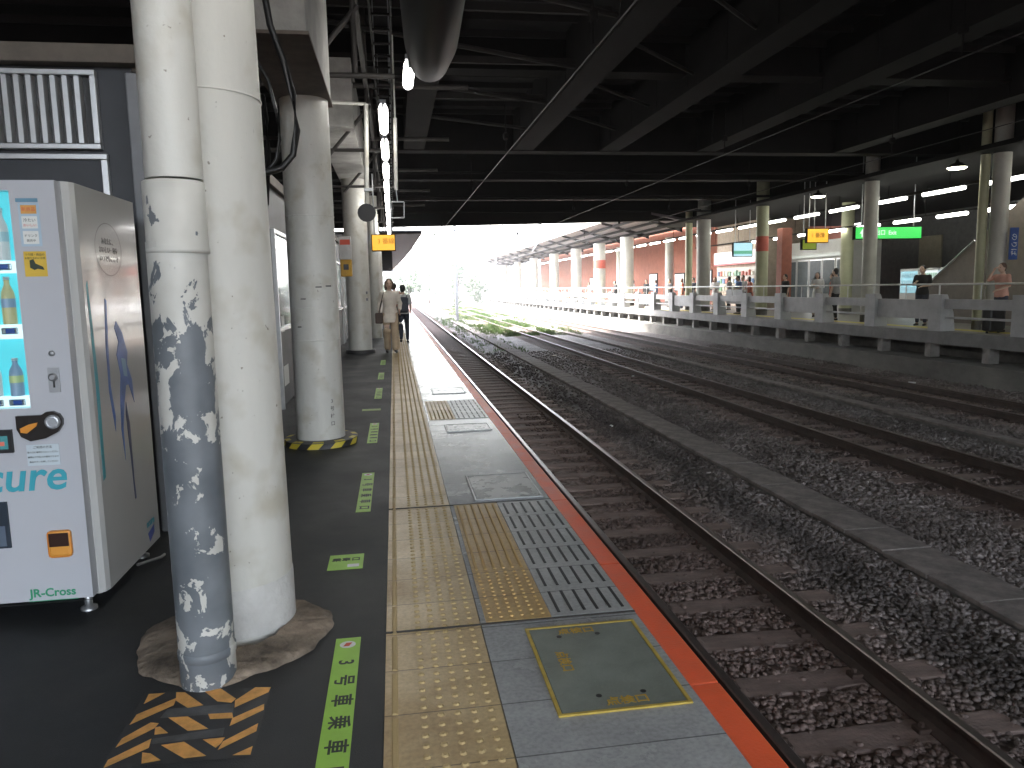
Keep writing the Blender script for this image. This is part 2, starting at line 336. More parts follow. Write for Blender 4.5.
# ================================================================== NEAR PLATFORM
def asphalt_mat():
    m = mat('platform_asphalt', (.026, .028, .031), .55, var=.45, vscale=1.6, bump=.5, bscale=260, rvar=.12)
    return m
asph = asphalt_mat()
def tile_mat(name, col, var, sx, sy, mortar=.012, rough=.3, rvar=.1, offx=0., dirt=(.6, .55, .5), bump=.4):
    m = D.materials.new(name); m.use_nodes = True; nt = m.node_tree; N = nt.nodes; L = nt.links; b = N['Principled BSDF']
    tc = N.new('ShaderNodeTexCoord'); mp = N.new('ShaderNodeMapping'); mp.inputs['Location'].default_value = (offx, 0, 0); L.new(tc.outputs['Object'], mp.inputs[0])
    br = N.new('ShaderNodeTexBrick'); br.offset = 0; br.inputs['Scale'].default_value = 1; br.inputs['Brick Width'].default_value = sx; br.inputs['Row Height'].default_value = sy
    br.inputs['Mortar Size'].default_value = mortar*.35; br.inputs['Mortar Smooth'].default_value = .2; br.inputs['Bias'].default_value = 0
    c = Vector(col); br.inputs['Color1'].default_value = (*c*(1-var), 1); br.inputs['Color2'].default_value = (*c*(1+var), 1); br.inputs['Mortar'].default_value = (*c*.4, 1)
    L.new(mp.outputs[0], br.inputs[0])
    n1 = N.new('ShaderNodeTexNoise'); n1.inputs['Scale'].default_value = 2.4; n1.inputs['Detail'].default_value = 8; n1.inputs['Roughness'].default_value = .7; L.new(tc.outputs['Object'], n1.inputs['Vector'])
    r = N.new('ShaderNodeValToRGB'); r.color_ramp.elements[0].position = .35; r.color_ramp.elements[0].color = (*dirt, 1); r.color_ramp.elements[1].position = .62; r.color_ramp.elements[1].color = (1, 1, 1, 1)
    L.new(n1.outputs['Fac'], r.inputs[0])
    mu = N.new('ShaderNodeMix'); mu.data_type = 'RGBA'; mu.blend_type = 'MULTIPLY'; mu.inputs[0].default_value = 1; L.new(br.outputs['Color'], mu.inputs[6]); L.new(r.outputs[0], mu.inputs[7])
    n4 = N.new('ShaderNodeTexNoise'); n4.inputs['Scale'].default_value = 60; n4.inputs['Detail'].default_value = 3; L.new(tc.outputs['Object'], n4.inputs['Vector'])
    r4 = N.new('ShaderNodeValToRGB'); r4.color_ramp.elements[0].position = .3; r4.color_ramp.elements[0].color = (.8, .8, .8, 1); r4.color_ramp.elements[1].position = .6; r4.color_ramp.elements[1].color = (1, 1, 1, 1); L.new(n4.outputs['Fac'], r4.inputs[0])
    m4 = N.new('ShaderNodeMix'); m4.data_type = 'RGBA'; m4.blend_type = 'MULTIPLY'; m4.inputs[0].default_value = 1; L.new(mu.outputs[2], m4.inputs[6]); L.new(r4.outputs[0], m4.inputs[7])
    L.new(m4.outputs[2], b.inputs['Base Color'])
    mr = N.new('ShaderNodeMapRange'); mr.inputs[1].default_value = .3; mr.inputs[2].default_value = .7; mr.inputs[3].default_value = rough+rvar; mr.inputs[4].default_value = max(.05, rough-rvar)
    L.new(n1.outputs['Fac'], mr.inputs[0]); L.new(mr.outputs[0], b.inputs['Roughness'])
    bp = N.new('ShaderNodeBump'); bp.inputs['Strength'].default_value = bump; bp.inputs['Distance'].default_value = .003; bp.invert = True; L.new(br.outputs['Fac'], bp.inputs['Height'])
    n5 = N.new('ShaderNodeTexNoise'); n5.inputs['Scale'].default_value = 25; L.new(tc.outputs['Object'], n5.inputs['Vector'])
    b2 = N.new('ShaderNodeBump'); b2.inputs['Strength'].default_value = .08; b2.inputs['Distance'].default_value = .01; L.new(n5.outputs['Fac'], b2.inputs['Height']); L.new(bp.outputs[0], b2.inputs['Normal']); L.new(b2.outputs[0], b.inputs['Normal'])
    return m
yel_tile = tile_mat('yellow_tactile_tile', (.60, .45, .235), .07, .40, .30, .010, .38, .1, offx=.09, dirt=(.72, .66, .6))
yel_fresh = tile_mat('orange_yellow_tile', (.56, .38, .15), .06, .33, .30, .010, .42, .08, offx=-.31, dirt=(.8, .75, .7))
grey_tile = tile_mat('grey_edge_slab', (.45, .46, .465), .10, .70, .30, .010, .24, .09, offx=-.31, dirt=(.70, .70, .70))
light_tile = tile_mat('light_grey_tile', (.47, .48, .48), .05, .38, .30, .012, .34, .08, offx=-.62, dirt=(.75, .75, .75))
orange_paint = mat('orange_red_paint', (.92, .14, .05), .45, var=.12, vscale=6, bump=.15, bscale=80, rvar=.1)
PY0, PY1 = -12, 125
s = MB(); s.box(-9, -.09, PY0, PY1, -.25, 0); tag(s.build('platform', asph), 'black asphalt platform floor under the white pillars', kind='structure')
s = MB(); s.box(-.088, .31, PY0, PY1, -.25, .0)
tag(s.build('tactile_strip', yel_tile), 'long pale yellow warning strip along the platform', kind='structure')
s = MB(); s.box(.312, .99, PY0, PY1, -.25, .0); tag(s.build('edge_paving', grey_tile), 'grey concrete slabs by the platform edge', kind='structure')
s = MB()
yy = PY0
while yy < 60: s.bbox(.992, 1.10, yy, yy+1.197, -.22, .0, .006); yy += 1.2
s.box(.992, 1.10, 60, PY1, -.22, 0)
tag(s.build('platform_edge', orange_paint), 'orange red painted edge of the near platform', kind='structure')
s = MB(); s.box(-9, .9, PY0, PY1, -1.4, -.252); tag(s.build('platform_base', conc_dark), 'dark concrete face under the platform edge', kind='structure')
# raised bumps
def dome(m, x, y, r, h, n=8):
    vs = [(x+r*math.cos(2*PI*k/n), y+r*math.sin(2*PI*k/n), .0002) for k in range(n)] + [(x+.6*r*math.cos(2*PI*k/n), y+.6*r*math.sin(2*PI*k/n), h) for k in range(n)]
    m.add(vs, [(k, (k+1) % n, n+(k+1) % n, n+k) for k in range(n)] + [list(range(n, 2*n))], 0)
bump_m = mat('tactile_bump', (.52, .385, .19), .65, var=.12, vscale=3)
s = MB(); yy = 1.2
while yy < 34:
    for k in range(5): dome(s, .045+k*.056, yy, .0135, .005, 8 if yy < 9 else 5)
    yy += .056
yy = 1.2
while yy < 60:
    s.add([(-.063, yy, .0002), (-.041, yy, .0002), (-.041, yy+.28, .0002), (-.063, yy+.28, .0002), (-.058, yy+.006, .005), (-.046, yy+.006, .005), (-.046, yy+.274, .005), (-.058, yy+.274, .005)],
          [(4, 5, 6, 7), (0, 1, 5, 4), (1, 2, 6, 5), (2, 3, 7, 6), (3, 0, 4, 7)]); yy += .3
tag(s.build('tactile_bumps', bump_m), 'raised dots and bars of the warning strip', kind='stuff')
# boarding marker patches: yellow bar tiles and slotted grey tiles
slot_m = mat('black_rubber_slot', (.012, .013, .015), .5, var=.3)
for i, (ya, yb, lab) in enumerate(((3.04, 4.82, 'orange yellow guiding tile patch beside the slotted grey tiles, nearest'), (8.15, 9.55, 'small yellow and slotted tile patch beyond the second metal hatch'))):
    root = empty('boarding_patch', (.3, ya, 0), lab, 'floor tiles', 'slotted boarding patches by the platform edge')
    m = MB(); m.box(.335, .62, ya, yb, .0005, .004); p = m.build('guiding_tile', yel_fresh if i == 0 else yel_tile); world_part(p, root)
    m = MB()
    for k in range(6): m.bbox(.352+k*.046, .366+k*.046, ya+.6, yb-.03, .003, .009, .002)
    yy = ya+.04
    while yy < ya+.57:
        for k in range(6): dome(m, .36+k*.046, yy, .011, .009, 6)
        yy += .046
    p = m.build('guiding_bars', bump_m if i else mat('orange_bump', (.56, .37, .14), .65, var=.2)); world_part(p, root); tag(p, kind='stuff')
    m = MB(); m.box(.624, .988, ya, yb, .0005, .004); p = m.build('slotted_tile', light_tile); world_part(p, root)
    m = MB(); nr = 6; dy = (yb-ya)/nr
    for r in range(nr):
        for k in range(6):
            x = .655+k*.058; m.box(x, x+.013, ya+r*dy+.035, ya+(r+1)*dy-.035, .0041, .0062)
    p = m.build('slot', slot_m); world_part(p, root)
# joint lines across paving
s = MB()
for y_ in (3.025, 4.83): s.box(-.088, .99, y_-.006, y_+.004, .0003, .0046)
tag(s.build('expansion_joint', mat('joint_filler', (.05, .045, .04), .7)), 'thin dark joint lines crossing the edge paving', kind='structure')
# access hatches
hatch_m = mat('hatch_plate', (.19, .215, .19), .5, var=.3, vscale=5, bump=.15, bscale=90, rvar=.1)
yline = mat('yellow_line_paint', (.50, .36, .06), .5, var=.3, vscale=14)
ytext = mat('yellow_stencil', (.48, .30, .03), .55, var=.35, vscale=30)
hatch_g = mat('plain_hatch', (.38, .39, .38), .28, .2, var=.2, vscale=5, rvar=.08)
def hatch(x0, x1, y0, y1, lab, yellow):
    root = empty('access_hatch', ((x0+x1)/2, (y0+y1)/2, 0), lab, 'hatch', 'metal access hatches in the edge paving')
    m = MB(); m.bbox(x0+.016, x1-.016, y0+.016, y1-.016, .0005, .006, .002); world_part(m.build('cover_plate', hatch_m if yellow else hatch_g), root)
    f = MB(); w = .014; t = .008
    for a in ((x0, x1, y0, y0+w), (x0, x1, y1-w, y1), (x0, x0+w, y0+w, y1-w), (x1-w, x1, y0+w, y1-w)): f.bbox(*a, .0005, t, .002)
    world_part(f.build('frame', yline if yellow else steel), root)
    if yellow:
        for (px, py, ax, ay) in ((.69, y1-.06, (1, 0, 0), (0, 1, 0)), (x0+.1, 2.64, (0, -1, 0), (1, 0, 0)), (.74, y0+.055, (1, 0, 0), (0, 1, 0))):
            t_ = text('stencil_text', '点検口', .052, ytext, frame_m((px, py, .0066), ax, ay), bold=.0012); world_part(t_, root)
        h = MB()
        for px, py in ((.61, y1-.1), (.77, y1-.1), (.65, y0+.1), (.81, y0+.1)): h.lathe([(.011, .0061), (.011, .0072)], px, py, 10)
        split_build(h, 'lifting_hole', black, root)
    else:
        h = MB()
        for px in (x0+.1, x1-.1): h.lathe([(.011, .0061), (.011, .0072)], px, (y0+y1)/2, 10)
        split_build(h, 'lifting_hole', black, root)
hatch(.485, .955, 2.28, 2.94, 'green grey access hatch with yellow outline and yellow stencil writing', True)
hatch(.485, .955, 4.90, 5.58, 'plain grey metal hatch just beyond the slotted tiles', False)
hatch(.47, .93, 7.40, 7.80, 'smaller plain metal hatch before the far slotted tile patch', False)
hatch(.47, .93, 10.2, 10.8, 'plain metal hatch in the shiny paving, furthest of the hatches', False)

# floor stickers
green = mat('green_sticker', (.34, .62, .08), .4, var=.12, vscale=8)
green_worn = mat('worn_green_sticker', (.30, .42, .14), .5, var=.4, vscale=20)
dk = mat('sticker_ink', (.02, .035, .02), .5, var=.1)
redm = mat('red_ink', (.6, .08, .04), .5, var=.1); whitem = mat('white_ink', (.75, .76, .74), .5, var=.05)
def sticker(x0, x1, y0, y1, lab, kind):
    root = empty('floor_sticker', ((x0+x1)/2, (y0+y1)/2, 0), lab, 'floor sticker', 'green boarding position stickers')
    m = MB(); m.box(x0, x1, y0, y1, .0005, .002); world_part(m.build('sticker_sheet', green if kind != 2 else green_worn), root)
    xc = (x0+x1)/2; w = x1-x0
    if kind == 1:
        m = MB(); m.add([(xc+.032*math.cos(a*PI/8), y1-.06+.03*math.sin(a*PI/8), .0026) for a in range(16)], [list(range(16))]); world_part(m.build('emblem', whitem), root)
        m = MB(); m.add([(xc-.018, y1-.075, .003), (xc+.006, y1-.075, .003), (xc+.018, y1-.045, .003), (xc-.006, y1-.045, .003)], [(0, 1, 2, 3)]); world_part(m.build('emblem_mark', redm), root)
        n = 6; step = (y1-y0-.16)/n
        for k, ch in enumerate('3号車乗車口'):
            world_part(text('letter', ch, .080, dk, frame_m((xc, y1-.16-step*(k+.35), .0026), (0, -1, 0), (1, 0, 0)), bold=.0014), root)
    elif kind == 0:
        world_part(text('letter', '乗車口', .05, dk, frame_m((xc, (y0+y1)/2+.03, .0026), (1, 0, 0), (0, 1, 0)), bold=.001), root)
        m = MB(); m.box(xc+.01, xc+.07, y0+.03, y0+.07, .0022, .0028); world_part(m.build('white_mark', whitem), root)
sticker(-.290, -.190, 2.03, 3.01, 'long green floor sticker reading 3号車乗車口, nearest of them', 1)
sticker(-.395, -.215, 3.80, 4.02, 'small square green sticker between two long green stickers', 0)
sticker(-.300, -.205, 4.81, 5.87, 'second long green sticker with lettering, left of the yellow strip', 1)
sticker(-.305, -.210, 7.05, 8.13, 'third long green sticker, level with the ringed white pillar', 1)
sticker(-.430, -.210, 9.00, 9.14, 'thin worn pale strip sticker lying crosswise on the asphalt', 2)
sticker(-.310, -.215, 10.0, 11.1, 'fourth long green sticker on the asphalt', 1)
sticker(-.310, -.215, 12.2, 13.2, 'fifth long green sticker, small in the distance', 1)
sticker(-.310, -.215, 14.6, 15.6, 'furthest green sticker, by the walking woman', 1)
# hazard tape patch
tape = mat('orange_tape', (.80, .40, .11), .55, var=.3, vscale=18)
tapeb = mat('black_tape', (.03, .03, .032), .45, var=.4, vscale=14)
tapeg = mat('grey_tape', (.10, .10, .105), .5, var=.4, vscale=14)
root = empty('hazard_tape_patch', (-.71, 2.47, 0), 'patch of black and orange striped warning tape in front of the peeling pipe', 'warning tape')
def zp(u, v): return at_z(95+u*190/1024, 675+v*93/501, 0)
def quadpx(pts, z, m):
    q = [zp(*p) for p in pts]; m.add([(p.x, p.y, z) for p in q], [list(range(len(q)))])
m = MB(); quadpx([(30, 505), (270, 100), (950, 65), (850, 440)], .001, m); world_part(m.build('base_tape', tapeb), root)
m = MB()
for q in ([(390, 185), (750, 155), (745, 205), (350, 235)], [(310, 345), (700, 285), (690, 330), (300, 375)]): quadpx(q, .0014, m)
world_part(m.build('grey_strip', tapeg), root)
m = MB()
for q in ([(290, 105), (380, 98), (262, 160)], [(440, 125), (425, 165), (185, 272), (225, 215)], [(300, 258), (345, 262), (320, 290), (110, 395), (145, 345)], [(305, 345), (290, 395), (45, 505), (70, 460)],
          [(438, 95), (485, 95), (585, 165), (500, 180), (436, 140)], [(580, 83), (680, 76), (760, 130), (735, 152), (660, 145)], [(752, 178), (755, 140), (865, 68), (948, 68), (935, 95)], [(725, 278), (740, 235), (912, 158), (910, 190)],
          [(610, 212), (740, 205), (745, 235), (620, 240)], [(395, 232), (500, 225), (612, 292), (500, 304)], [(325, 285), (350, 280), (395, 315), (320, 325)], [(660, 408), (690, 360), (880, 262), (870, 305)],
          [(580, 350), (700, 338), (680, 370), (650, 395)], [(355, 380), (480, 362), (600, 438), (480, 452), (440, 430)], [(740, 435), (850, 385), (838, 432)], [(255, 420), (300, 425), (355, 462), (250, 480)]):
    quadpx(q, .0018, m)
world_part(m.build('orange_stripe', tape), root)

# ================================================================== PILLARS
def joint_ring(m, cx, cy, r, z, mi=0): m.lathe([(r, z-.004), (r+.004, z-.003), (r+.004, z+.003), (r, z+.004)], cx, cy, 40, mi)
scratch = mat('dark_scuff', (.16, .15, .14), .7, var=.3)
def pillar(cx, cy, r, top, lab, ring=None, rings=(), taper=.0, name='concrete_pillar'):
    root = empty(name, (cx, cy, 0), lab, 'pillar', 'round white pillars along the near platform')
    m = MB(); m.lathe([(r, .0), (r-taper, top)], cx, cy, 56); 
    for z in rings: joint_ring(m, cx, cy, r-taper*z/top, z)
    world_part(m.build('shaft', white_paint), root)
    return root
pA = pillar(-.715, 3.235, .235, 6.2, 'thick white round pillar right behind the peeling grey pipe', rings=(2.18,), taper=.05)
m = MB(); n_ = 64
def col_r(a, k): return k*(1+.035*math.sin(3*a+.6)+.02*math.sin(7*a)+.012*math.sin(13*a+2)+.01*math.sin(23*a))
vs_ = [(-.71+col_r(2*PI*q/n_, k)*math.cos(2*PI*q/n_), 3.12+col_r(2*PI*q/n_, k)*math.sin(2*PI*q/n_), z_+.004*math.sin(5*q+k*30)*(z_ > .01)) for k, z_ in ((.385, .001), (.383, .012), (.36, .022), (.30, .028), (.2, .036)) for q in range(n_)]
m.add(vs_, [(i*n_+k, i*n_+(k+1) % n_, (i+1)*n_+(k+1) % n_, (i+1)*n_+k) for i in range(4) for k in range(n_)], 0, True)
m.lathe([(.165, .0022), (.16, .008), (.14, .014), (.09, .016)], -.72, 2.86, 36)
world_part(m.build('mortar_collar', mat('brown_mortar', (.26, .205, .155), .9, var=.8, vscale=5, bump=1, bscale=22)), pA)
m = MB()
for v in m.v: pass
m.lathe([(.2375, .036), (.236, .235), (.2335, .24)], -.715, 3.235, 56); world_part(m.build('cement_skirt', mat('pale_cement', (.57, .56, .54), .7, var=.2, vscale=6, bump=.3)), pA)
pB = pillar(-.73, 7.19, .222, 3.3, 'white round pillar standing in a black and yellow ring', rings=(1.28, .98, 2.1), taper=.01)
m = MB(); m.lathe([(.33, .001), (.335, .055), (.31, .062), (.2, .064)], -.73, 7.19, 40)
world_part(m.build('plinth', conc_dark), pB)
m = MB(); ns = 20
for k in range(ns):
    a0, a1 = 2*PI*k/ns, 2*PI*(k+1)/ns; pts = [a0+(a1-a0)*j/3 for j in range(4)]; sh = .5*(a1-a0)
    for j in range(3):
        m.add([(-.73+.339*math.cos(pts[j]), 7.19+.339*math.sin(pts[j]), .004), (-.73+.339*math.cos(pts[j+1]), 7.19+.339*math.sin(pts[j+1]), .004), (-.73+.339*math.cos(pts[j+1]+sh), 7.19+.339*math.sin(pts[j+1]+sh), .056), (-.73+.339*math.cos(pts[j]+sh), 7.19+.339*math.sin(pts[j]+sh), .056)], [(0, 1, 2, 3)], k % 2)
    m.add([(-.73+.338*math.cos(a0+sh), 7.19+.338*math.sin(a0+sh), .0625), (-.73+.338*math.cos(a1+sh), 7.19+.338*math.sin(a1+sh), .0625), (-.73+.29*math.cos(a1+sh), 7.19+.29*math.sin(a1+sh), .0665), (-.73+.29*math.cos(a0+sh), 7.19+.29*math.sin(a0+sh), .0665)], [(0, 1, 2, 3)], k % 2)
world_part(m.build('hazard_ring', [mat('yellow_tape', (.62, .50, .05), .5, var=.2), tapeb]), pB)
m = MB()
for (px, py) in ((318, 287), (303, 299), (300, 327), (327, 286)):
    d = ray(px, py); t = (7.0)/d.y; p = Vector((0, 0, CAMZ))+d*t; dx = p.x+.73
    yv = 7.19-math.sqrt(max(0, .222**2-dx*dx))-.001; m.bbox(p.x-.02, p.x+.035, yv-.003, yv+.01, p.z-.006, p.z+.006, .003)
split_build(m, 'scuff', scratch, pB)
for k, zt in enumerate((.42, .35, .28, .21)):
    world_part(text('number', '3号柱口'[k], .045, scratch, frame_m((-.6, 7.19-.183, zt), (.8, .6, 0), (0, 0, 1)), bold=.0005), pB)
pC = pillar(-.80, 17.6, .265, 4.2, 'third white pillar, beside the walking woman', rings=(1.5, 2.7))
m = MB(); m.lathe([(.34, .001), (.34, .08), (.2, .085)], -.80, 17.6, 32); world_part(m.build('plinth', tapeb), pC)
m = MB()
for z in (1.35, 1.2): m.bbox(-.62, -.58, 17.38, 17.43, z, z+.06, .005)
split_build(m, 'switch', grey_paint, pC)
for i, (x, y_, r) in enumerate(((-.55, 23.1, .16), (-.62, 28.5, .17), (-.66, 34, .17), (-.7, 40, .17))):
    p = pillar(x, y_, r, 4.2, '%s slim white pillar beyond the third thick one' % ('first', 'second', 'third', 'last')[i])
# haunch beam above pillar B
beam_m = mat('dirty_white_beam', (.36, .35, .33), .7, var=.35, vscale=2.5, bump=.2)
rt = empty('haunch_beam', (-.65, 6.4, 3.13), 'dirty white box beam resting on the ringed white pillar', 'beam')
m = MB(); m.bbox(-.97, -.505, 5.4, 7.42, 3.14, 4.6, .01); world_part(m.build('beam_body', beam_m), rt)
m = MB(); m.box(-.985, -.49, 5.39, 7.43, 3.122, 3.145); world_part(m.build('bottom_plate', mat('brown_beam_plate', (.16, .13, .11), .8, var=.4)), rt)
rt = empty('haunch_beam', (-.8, 17.6, 4.2), 'box beam over the third white pillar', 'beam')
m = MB(); m.bbox(-1.1, -.5, 12, 18.0, 3.9, 4.9, .01); world_part(m.build('beam_body', beam_m), rt)

# peeling pipe
def peel_mat():
    m = D.materials.new('peeling_paint'); m.use_nodes = True; nt = m.node_tree; N = nt.nodes; L = nt.links; b = N['Principled BSDF']
    tc = N.new('ShaderNodeTexCoord'); sp = N.new('ShaderNodeSeparateXYZ'); L.new(tc.outputs['Object'], sp.inputs[0])
    n1 = N.new('ShaderNodeTexNoise'); n1.inputs['Scale'].default_value = 11; n1.inputs['Detail'].default_value = 7; n1.inputs['Roughness'].default_value = .62; n1.inputs['Distortion'].default_value = .5
    mp = N.new('ShaderNodeMapping'); mp.inputs['Scale'].default_value = (1, 1, .8); mp.inputs['Location'].default_value = (.3, .1, .35); L.new(tc.outputs['Object'], mp.inputs[0]); L.new(mp.outputs[0], n1.inputs['Vector'])
    # height dependent threshold of the flaking
    r = N.new('ShaderNodeValToRGB'); e = r.color_ramp.elements; e[0].position = 0; e[0].color = (.52, .52, .52, 1); e[1].position = 1; e[1].color = (.12,)*3+(1,)
    for z, v in ((.15, .53), (.4, .60), (.80, .585), (1.0, .535), (1.3, .53), (1.42, .46), (1.54, .36), (1.66, .38), (1.8, .28)):
        q = e.new(z/3); q.color = (v, v, v, 1)
    dv = N.new('ShaderNodeMath'); dv.operation = 'DIVIDE'; dv.inputs[1].default_value = 3; L.new(sp.outputs[2], dv.inputs[0]); L.new(dv.outputs[0], r.inputs[0])
    gt = N.new('ShaderNodeMath'); gt.operation = 'SUBTRACT'; L.new(n1.outputs['Fac'], gt.inputs[0]); L.new(r.outputs[0], gt.inputs[1])
    mr = N.new('ShaderNodeMapRange'); mr.inputs[1].default_value = -.004; mr.inputs[2].default_value = .004; L.new(gt.outputs[0], mr.inputs[0])
    n2 = N.new('ShaderNodeTexNoise'); n2.inputs['Scale'].default_value = 6; n2.inputs['Detail'].default_value = 8; L.new(tc.outputs['Object'], n2.inputs['Vector'])
    ra = N.new('ShaderNodeValToRGB'); ra.color_ramp.elements[0].position = .3; ra.color_ramp.elements[0].color = (.115, .13, .145, 1); ra.color_ramp.elements[1].position = .7; ra.color_ramp.elements[1].color = (.19, .208, .228, 1)
    rb = N.new('ShaderNodeValToRGB'); rb.color_ramp.elements[0].position = .3; rb.color_ramp.elements[0].color = (.52, .51, .47, 1); rb.color_ramp.elements[1].position = .65; rb.color_ramp.elements[1].color = (.64, .63, .59, 1)
    L.new(n2.outputs['Fac'], ra.inputs[0]); L.new(n2.outputs['Fac'], rb.inputs[0])
    mx = N.new('ShaderNodeMix'); mx.data_type = 'RGBA'; L.new(mr.outputs[0], mx.inputs[0]); L.new(ra.outputs[0], mx.inputs[6]); L.new(rb.outputs[0], mx.inputs[7]); L.new(mx.outputs[2], b.inputs['Base Color'])
    bp = N.new('ShaderNodeBump'); bp.inputs['Strength'].default_value = .5; bp.inputs['Distance'].default_value = .004; L.new(mr.outputs[0], bp.inputs['Height']); L.new(bp.outputs[0], b.inputs['Normal'])
    b.inputs['Roughness'].default_value = .45
    return m
peel = peel_mat()
rt = empty('drain_pipe', (-.73, 2.78, 0), 'vertical pipe with blue grey paint peeling off its lower half', 'pipe')
m = MB(); m.tube([(-.735, 2.78, .0), (-.735, 2.78, 1.60)], .098, 40); world_part(m.build('lower_pipe', peel), rt)
m = MB(); m.lathe([(.098, 1.56), (.103, 1.562), (.103, 1.575), (.100, 1.58), (.100, 1.80), (.094, 1.803)], -.73, 2.78, 40); world_part(m.build('collar', peel), rt)
m = MB(); m.tube([(-.725, 2.78, 1.81), (-.722, 2.78, 6.2)], .093, 40); world_part(m.build('upper_pipe', white_paint), rt)
m = MB(); m.lathe([(.098, .10), (.102, .105), (.102, .13), (.098, .135)], -.735, 2.78, 40); world_part(m.build('band', peel), rt)
# black cable loops by the pillar
rt = empty('cable_loop', (-.8, 5.2, 2.9), 'thick black hose hanging in a loop between two white pillars', 'cable', 'black cables hanging between the pillars')
def cpath(pts, Y): return [at_y(x, y, Y) for x, y in pts]
m = MB(); m.tube(cpath([(262, -20), (270, 25), (283, 60), (293, 95), (297, 130), (293, 155), (282, 168), (268, 172), (255, 170)], 5.2), .022, 10); world_part(m.build('hose', black), rt)
m = MB(); m.tube(cpath([(256, 60), (268, 80), (276, 110), (280, 140), (276, 160), (262, 178)], 5.35), .012, 8); world_part(m.build('wire', black), rt)
m = MB(); m.tube(cpath([(262, 95), (266, 120), (268, 150), (266, 205)], 5.5), .02, 8); world_part(m.build('wire', dark_steel), rt)

# ================================================================== VENDING MACHINE
VX, VY, VD, VZ0, VZ1 = -1.335, 3.495, .79, .07, 1.905
vw = mat('machine_white', (.50, .51, .55), .28, var=.05, vscale=2, coat=.2)
vm = empty('vending_machine', (-1.9, 3.88, 0), 'white drinks vending machine with lit cyan window beside the pipe', 'vending machine')
vside = mat('machine_side', (.60, .60, .59), .13, var=.06, vscale=1.5, coat=.3)
m = MB(); X0 = VX-1.16; c = .030
m.prism([(X0, VY), (VX-c, VY), (VX-.010, VY+.02), (VX, VY+.05), (VX, VY+VD), (X0, VY+VD)], 'z', VZ0+.02, VZ1)
# display opening is in front of body: body stops, frame around
world_part(m.build('body', vside), vm)
FY = VY-.012   # front door skin
m = MB(); dx0, dx1, dz0, dz1 = X0+.06, -1.545, .955, 1.86
for a in ((X0, VX-c-.004, VZ0+.03, dz0), (X0, VX-c-.004, dz1, VZ1-.004), (X0, dx0, dz0, dz1), (dx1, VX-c-.004, dz0, dz1)): m.box(a[0], a[1], FY-.05, VY-.001, a[2], a[3])
world_part(m.build('door', vw), vm)
FY = FY-.05
cy_em = emit('display_cyan', (.10, .62, .72), 1.0); cy_em2 = emit('display_strip', (.75, .95, 1.), 1.3)
m = MB(); m.box(dx0, dx1, VY-.006, VY-.0015, dz0, dz1); world_part(m.build('display_back', cy_em), vm)
m = MB()
for z0, z1 in ((1.525, 1.575), (1.25, 1.31), (.96, 1.005)): m.box(dx0, dx1-.005, FY+.018, VY-.007, z0, z1)
sh = m.build('shelf', cy_em2); world_part(sh, vm)
btn = mat('button_blue', (.05, .12, .5), .3, var=.1); silver = mat('button_silver', (.55, .57, .6), .25, .5)
bt_cols = [(.75, .25, .2), (.8, .85, .88), (.3, .6, .4), (.7, .65, .35), (.45, .7, .8), (.3, .45, .65), (.6, .75, .35)]
bmats = [emit('bottle_%s' % n, c_, .35) for n, c_ in zip(('red', 'white', 'green', 'amber', 'pale_blue', 'brown', 'lime'), bt_cols)]  # bottles carry a glow of their own in place of display light
cap_m = mat('bottle_cap', (.7, .72, .75), .4)
for row, (z0, h) in enumerate(((1.578, .20), (1.312, .185), (1.008, .15))):
    for k in range(7):
        x = dx1-.055-k*.085; mm = bmats[(k*3+row*2+1) % 7]
        m = MB(); r = .026; m.lathe([(r, z0), (r, z0+h*.35), (r*.93, z0+h*.4), (r, z0+h*.6), (r*.9, z0+h*.72), (r*.4, z0+h*.9), (r*.4, z0+h)], x, VY-.036, 16)
        b_ = m.build('bottle', mm); world_part(b_, vm)
        m = MB(); m.lathe([(r*1.03, z0+h*.38), (r*1.03, z0+h*.58)], x, VY-.036, 16); l_ = m.build('bottle_label', bmats[(k*2+row+4) % 7]); l_.parent = b_; l_.matrix_parent_inverse = b_.matrix_parent_inverse.copy() if False else Matrix.Identity(4)
        m = MB(); m.lathe([(r*.45, z0+h), (r*.45, z0+h*1.07)], x, VY-.036, 12); c_ = m.build('cap', cap_m); c_.parent = b_
        m = MB(); m.bbox(x-.032, x+.032, FY+.008, FY+.0175, z0-.042, z0-.014, .004); world_part(m.build('selection_button', silver), vm)
        m = MB(); m.bbox(x-.012, x+.022, FY+.002, FY+.0078, z0-.038, z0-.018, .002); world_part(m.build('button_face', btn), vm)
m = MB(); m.box(dx0+.002, dx1-.002, FY+.0, FY+.0015, dz0+.002, dz1-.002); world_part(m.build('display_glass', glass), vm)
# promo card in the display
rt = MB(); rt.box(dx1-.20, dx1-.06, FY+.022, FY+.026, 1.60, 1.78); world_part(rt.build('promo_card', emit('promo_white', (.85, .88, .95), .4)), vm)  # card glows by itself as if lit by the display
for z0, z1, mm in ((1.735, 1.755, redm), (1.70, 1.72, dk), (1.665, 1.69, btn), (1.61, 1.632, redm)):
    q = MB(); q.box(dx1-.19, dx1-.075, FY+.0195, FY+.0218, z0, z1); world_part(q.build('promo_stripe', mm), vm)
def fquad(name, x0, x1, z0, z1, mm, t=.002, off=0.):
    q = MB(); q.bbox(x0, x1, FY-t-off, FY-.0004-off, z0, z1, min(.0008, t/3)); return world_part(q.build(name, mm), vm)
def ftext(s_, x, z, size, mm, align='CENTER', **k): return world_part(text('lettering', s_, size, mm, frame_m((x, FY-.0032, z), (1, 0, 0), (0, 0, 1)), align=align, **k), vm)
pale = mat('poster_blue', (.42, .55, .66), .35, var=.08); yel_s = mat('yellow_notice', (.72, .48, .05), .4, var=.08)
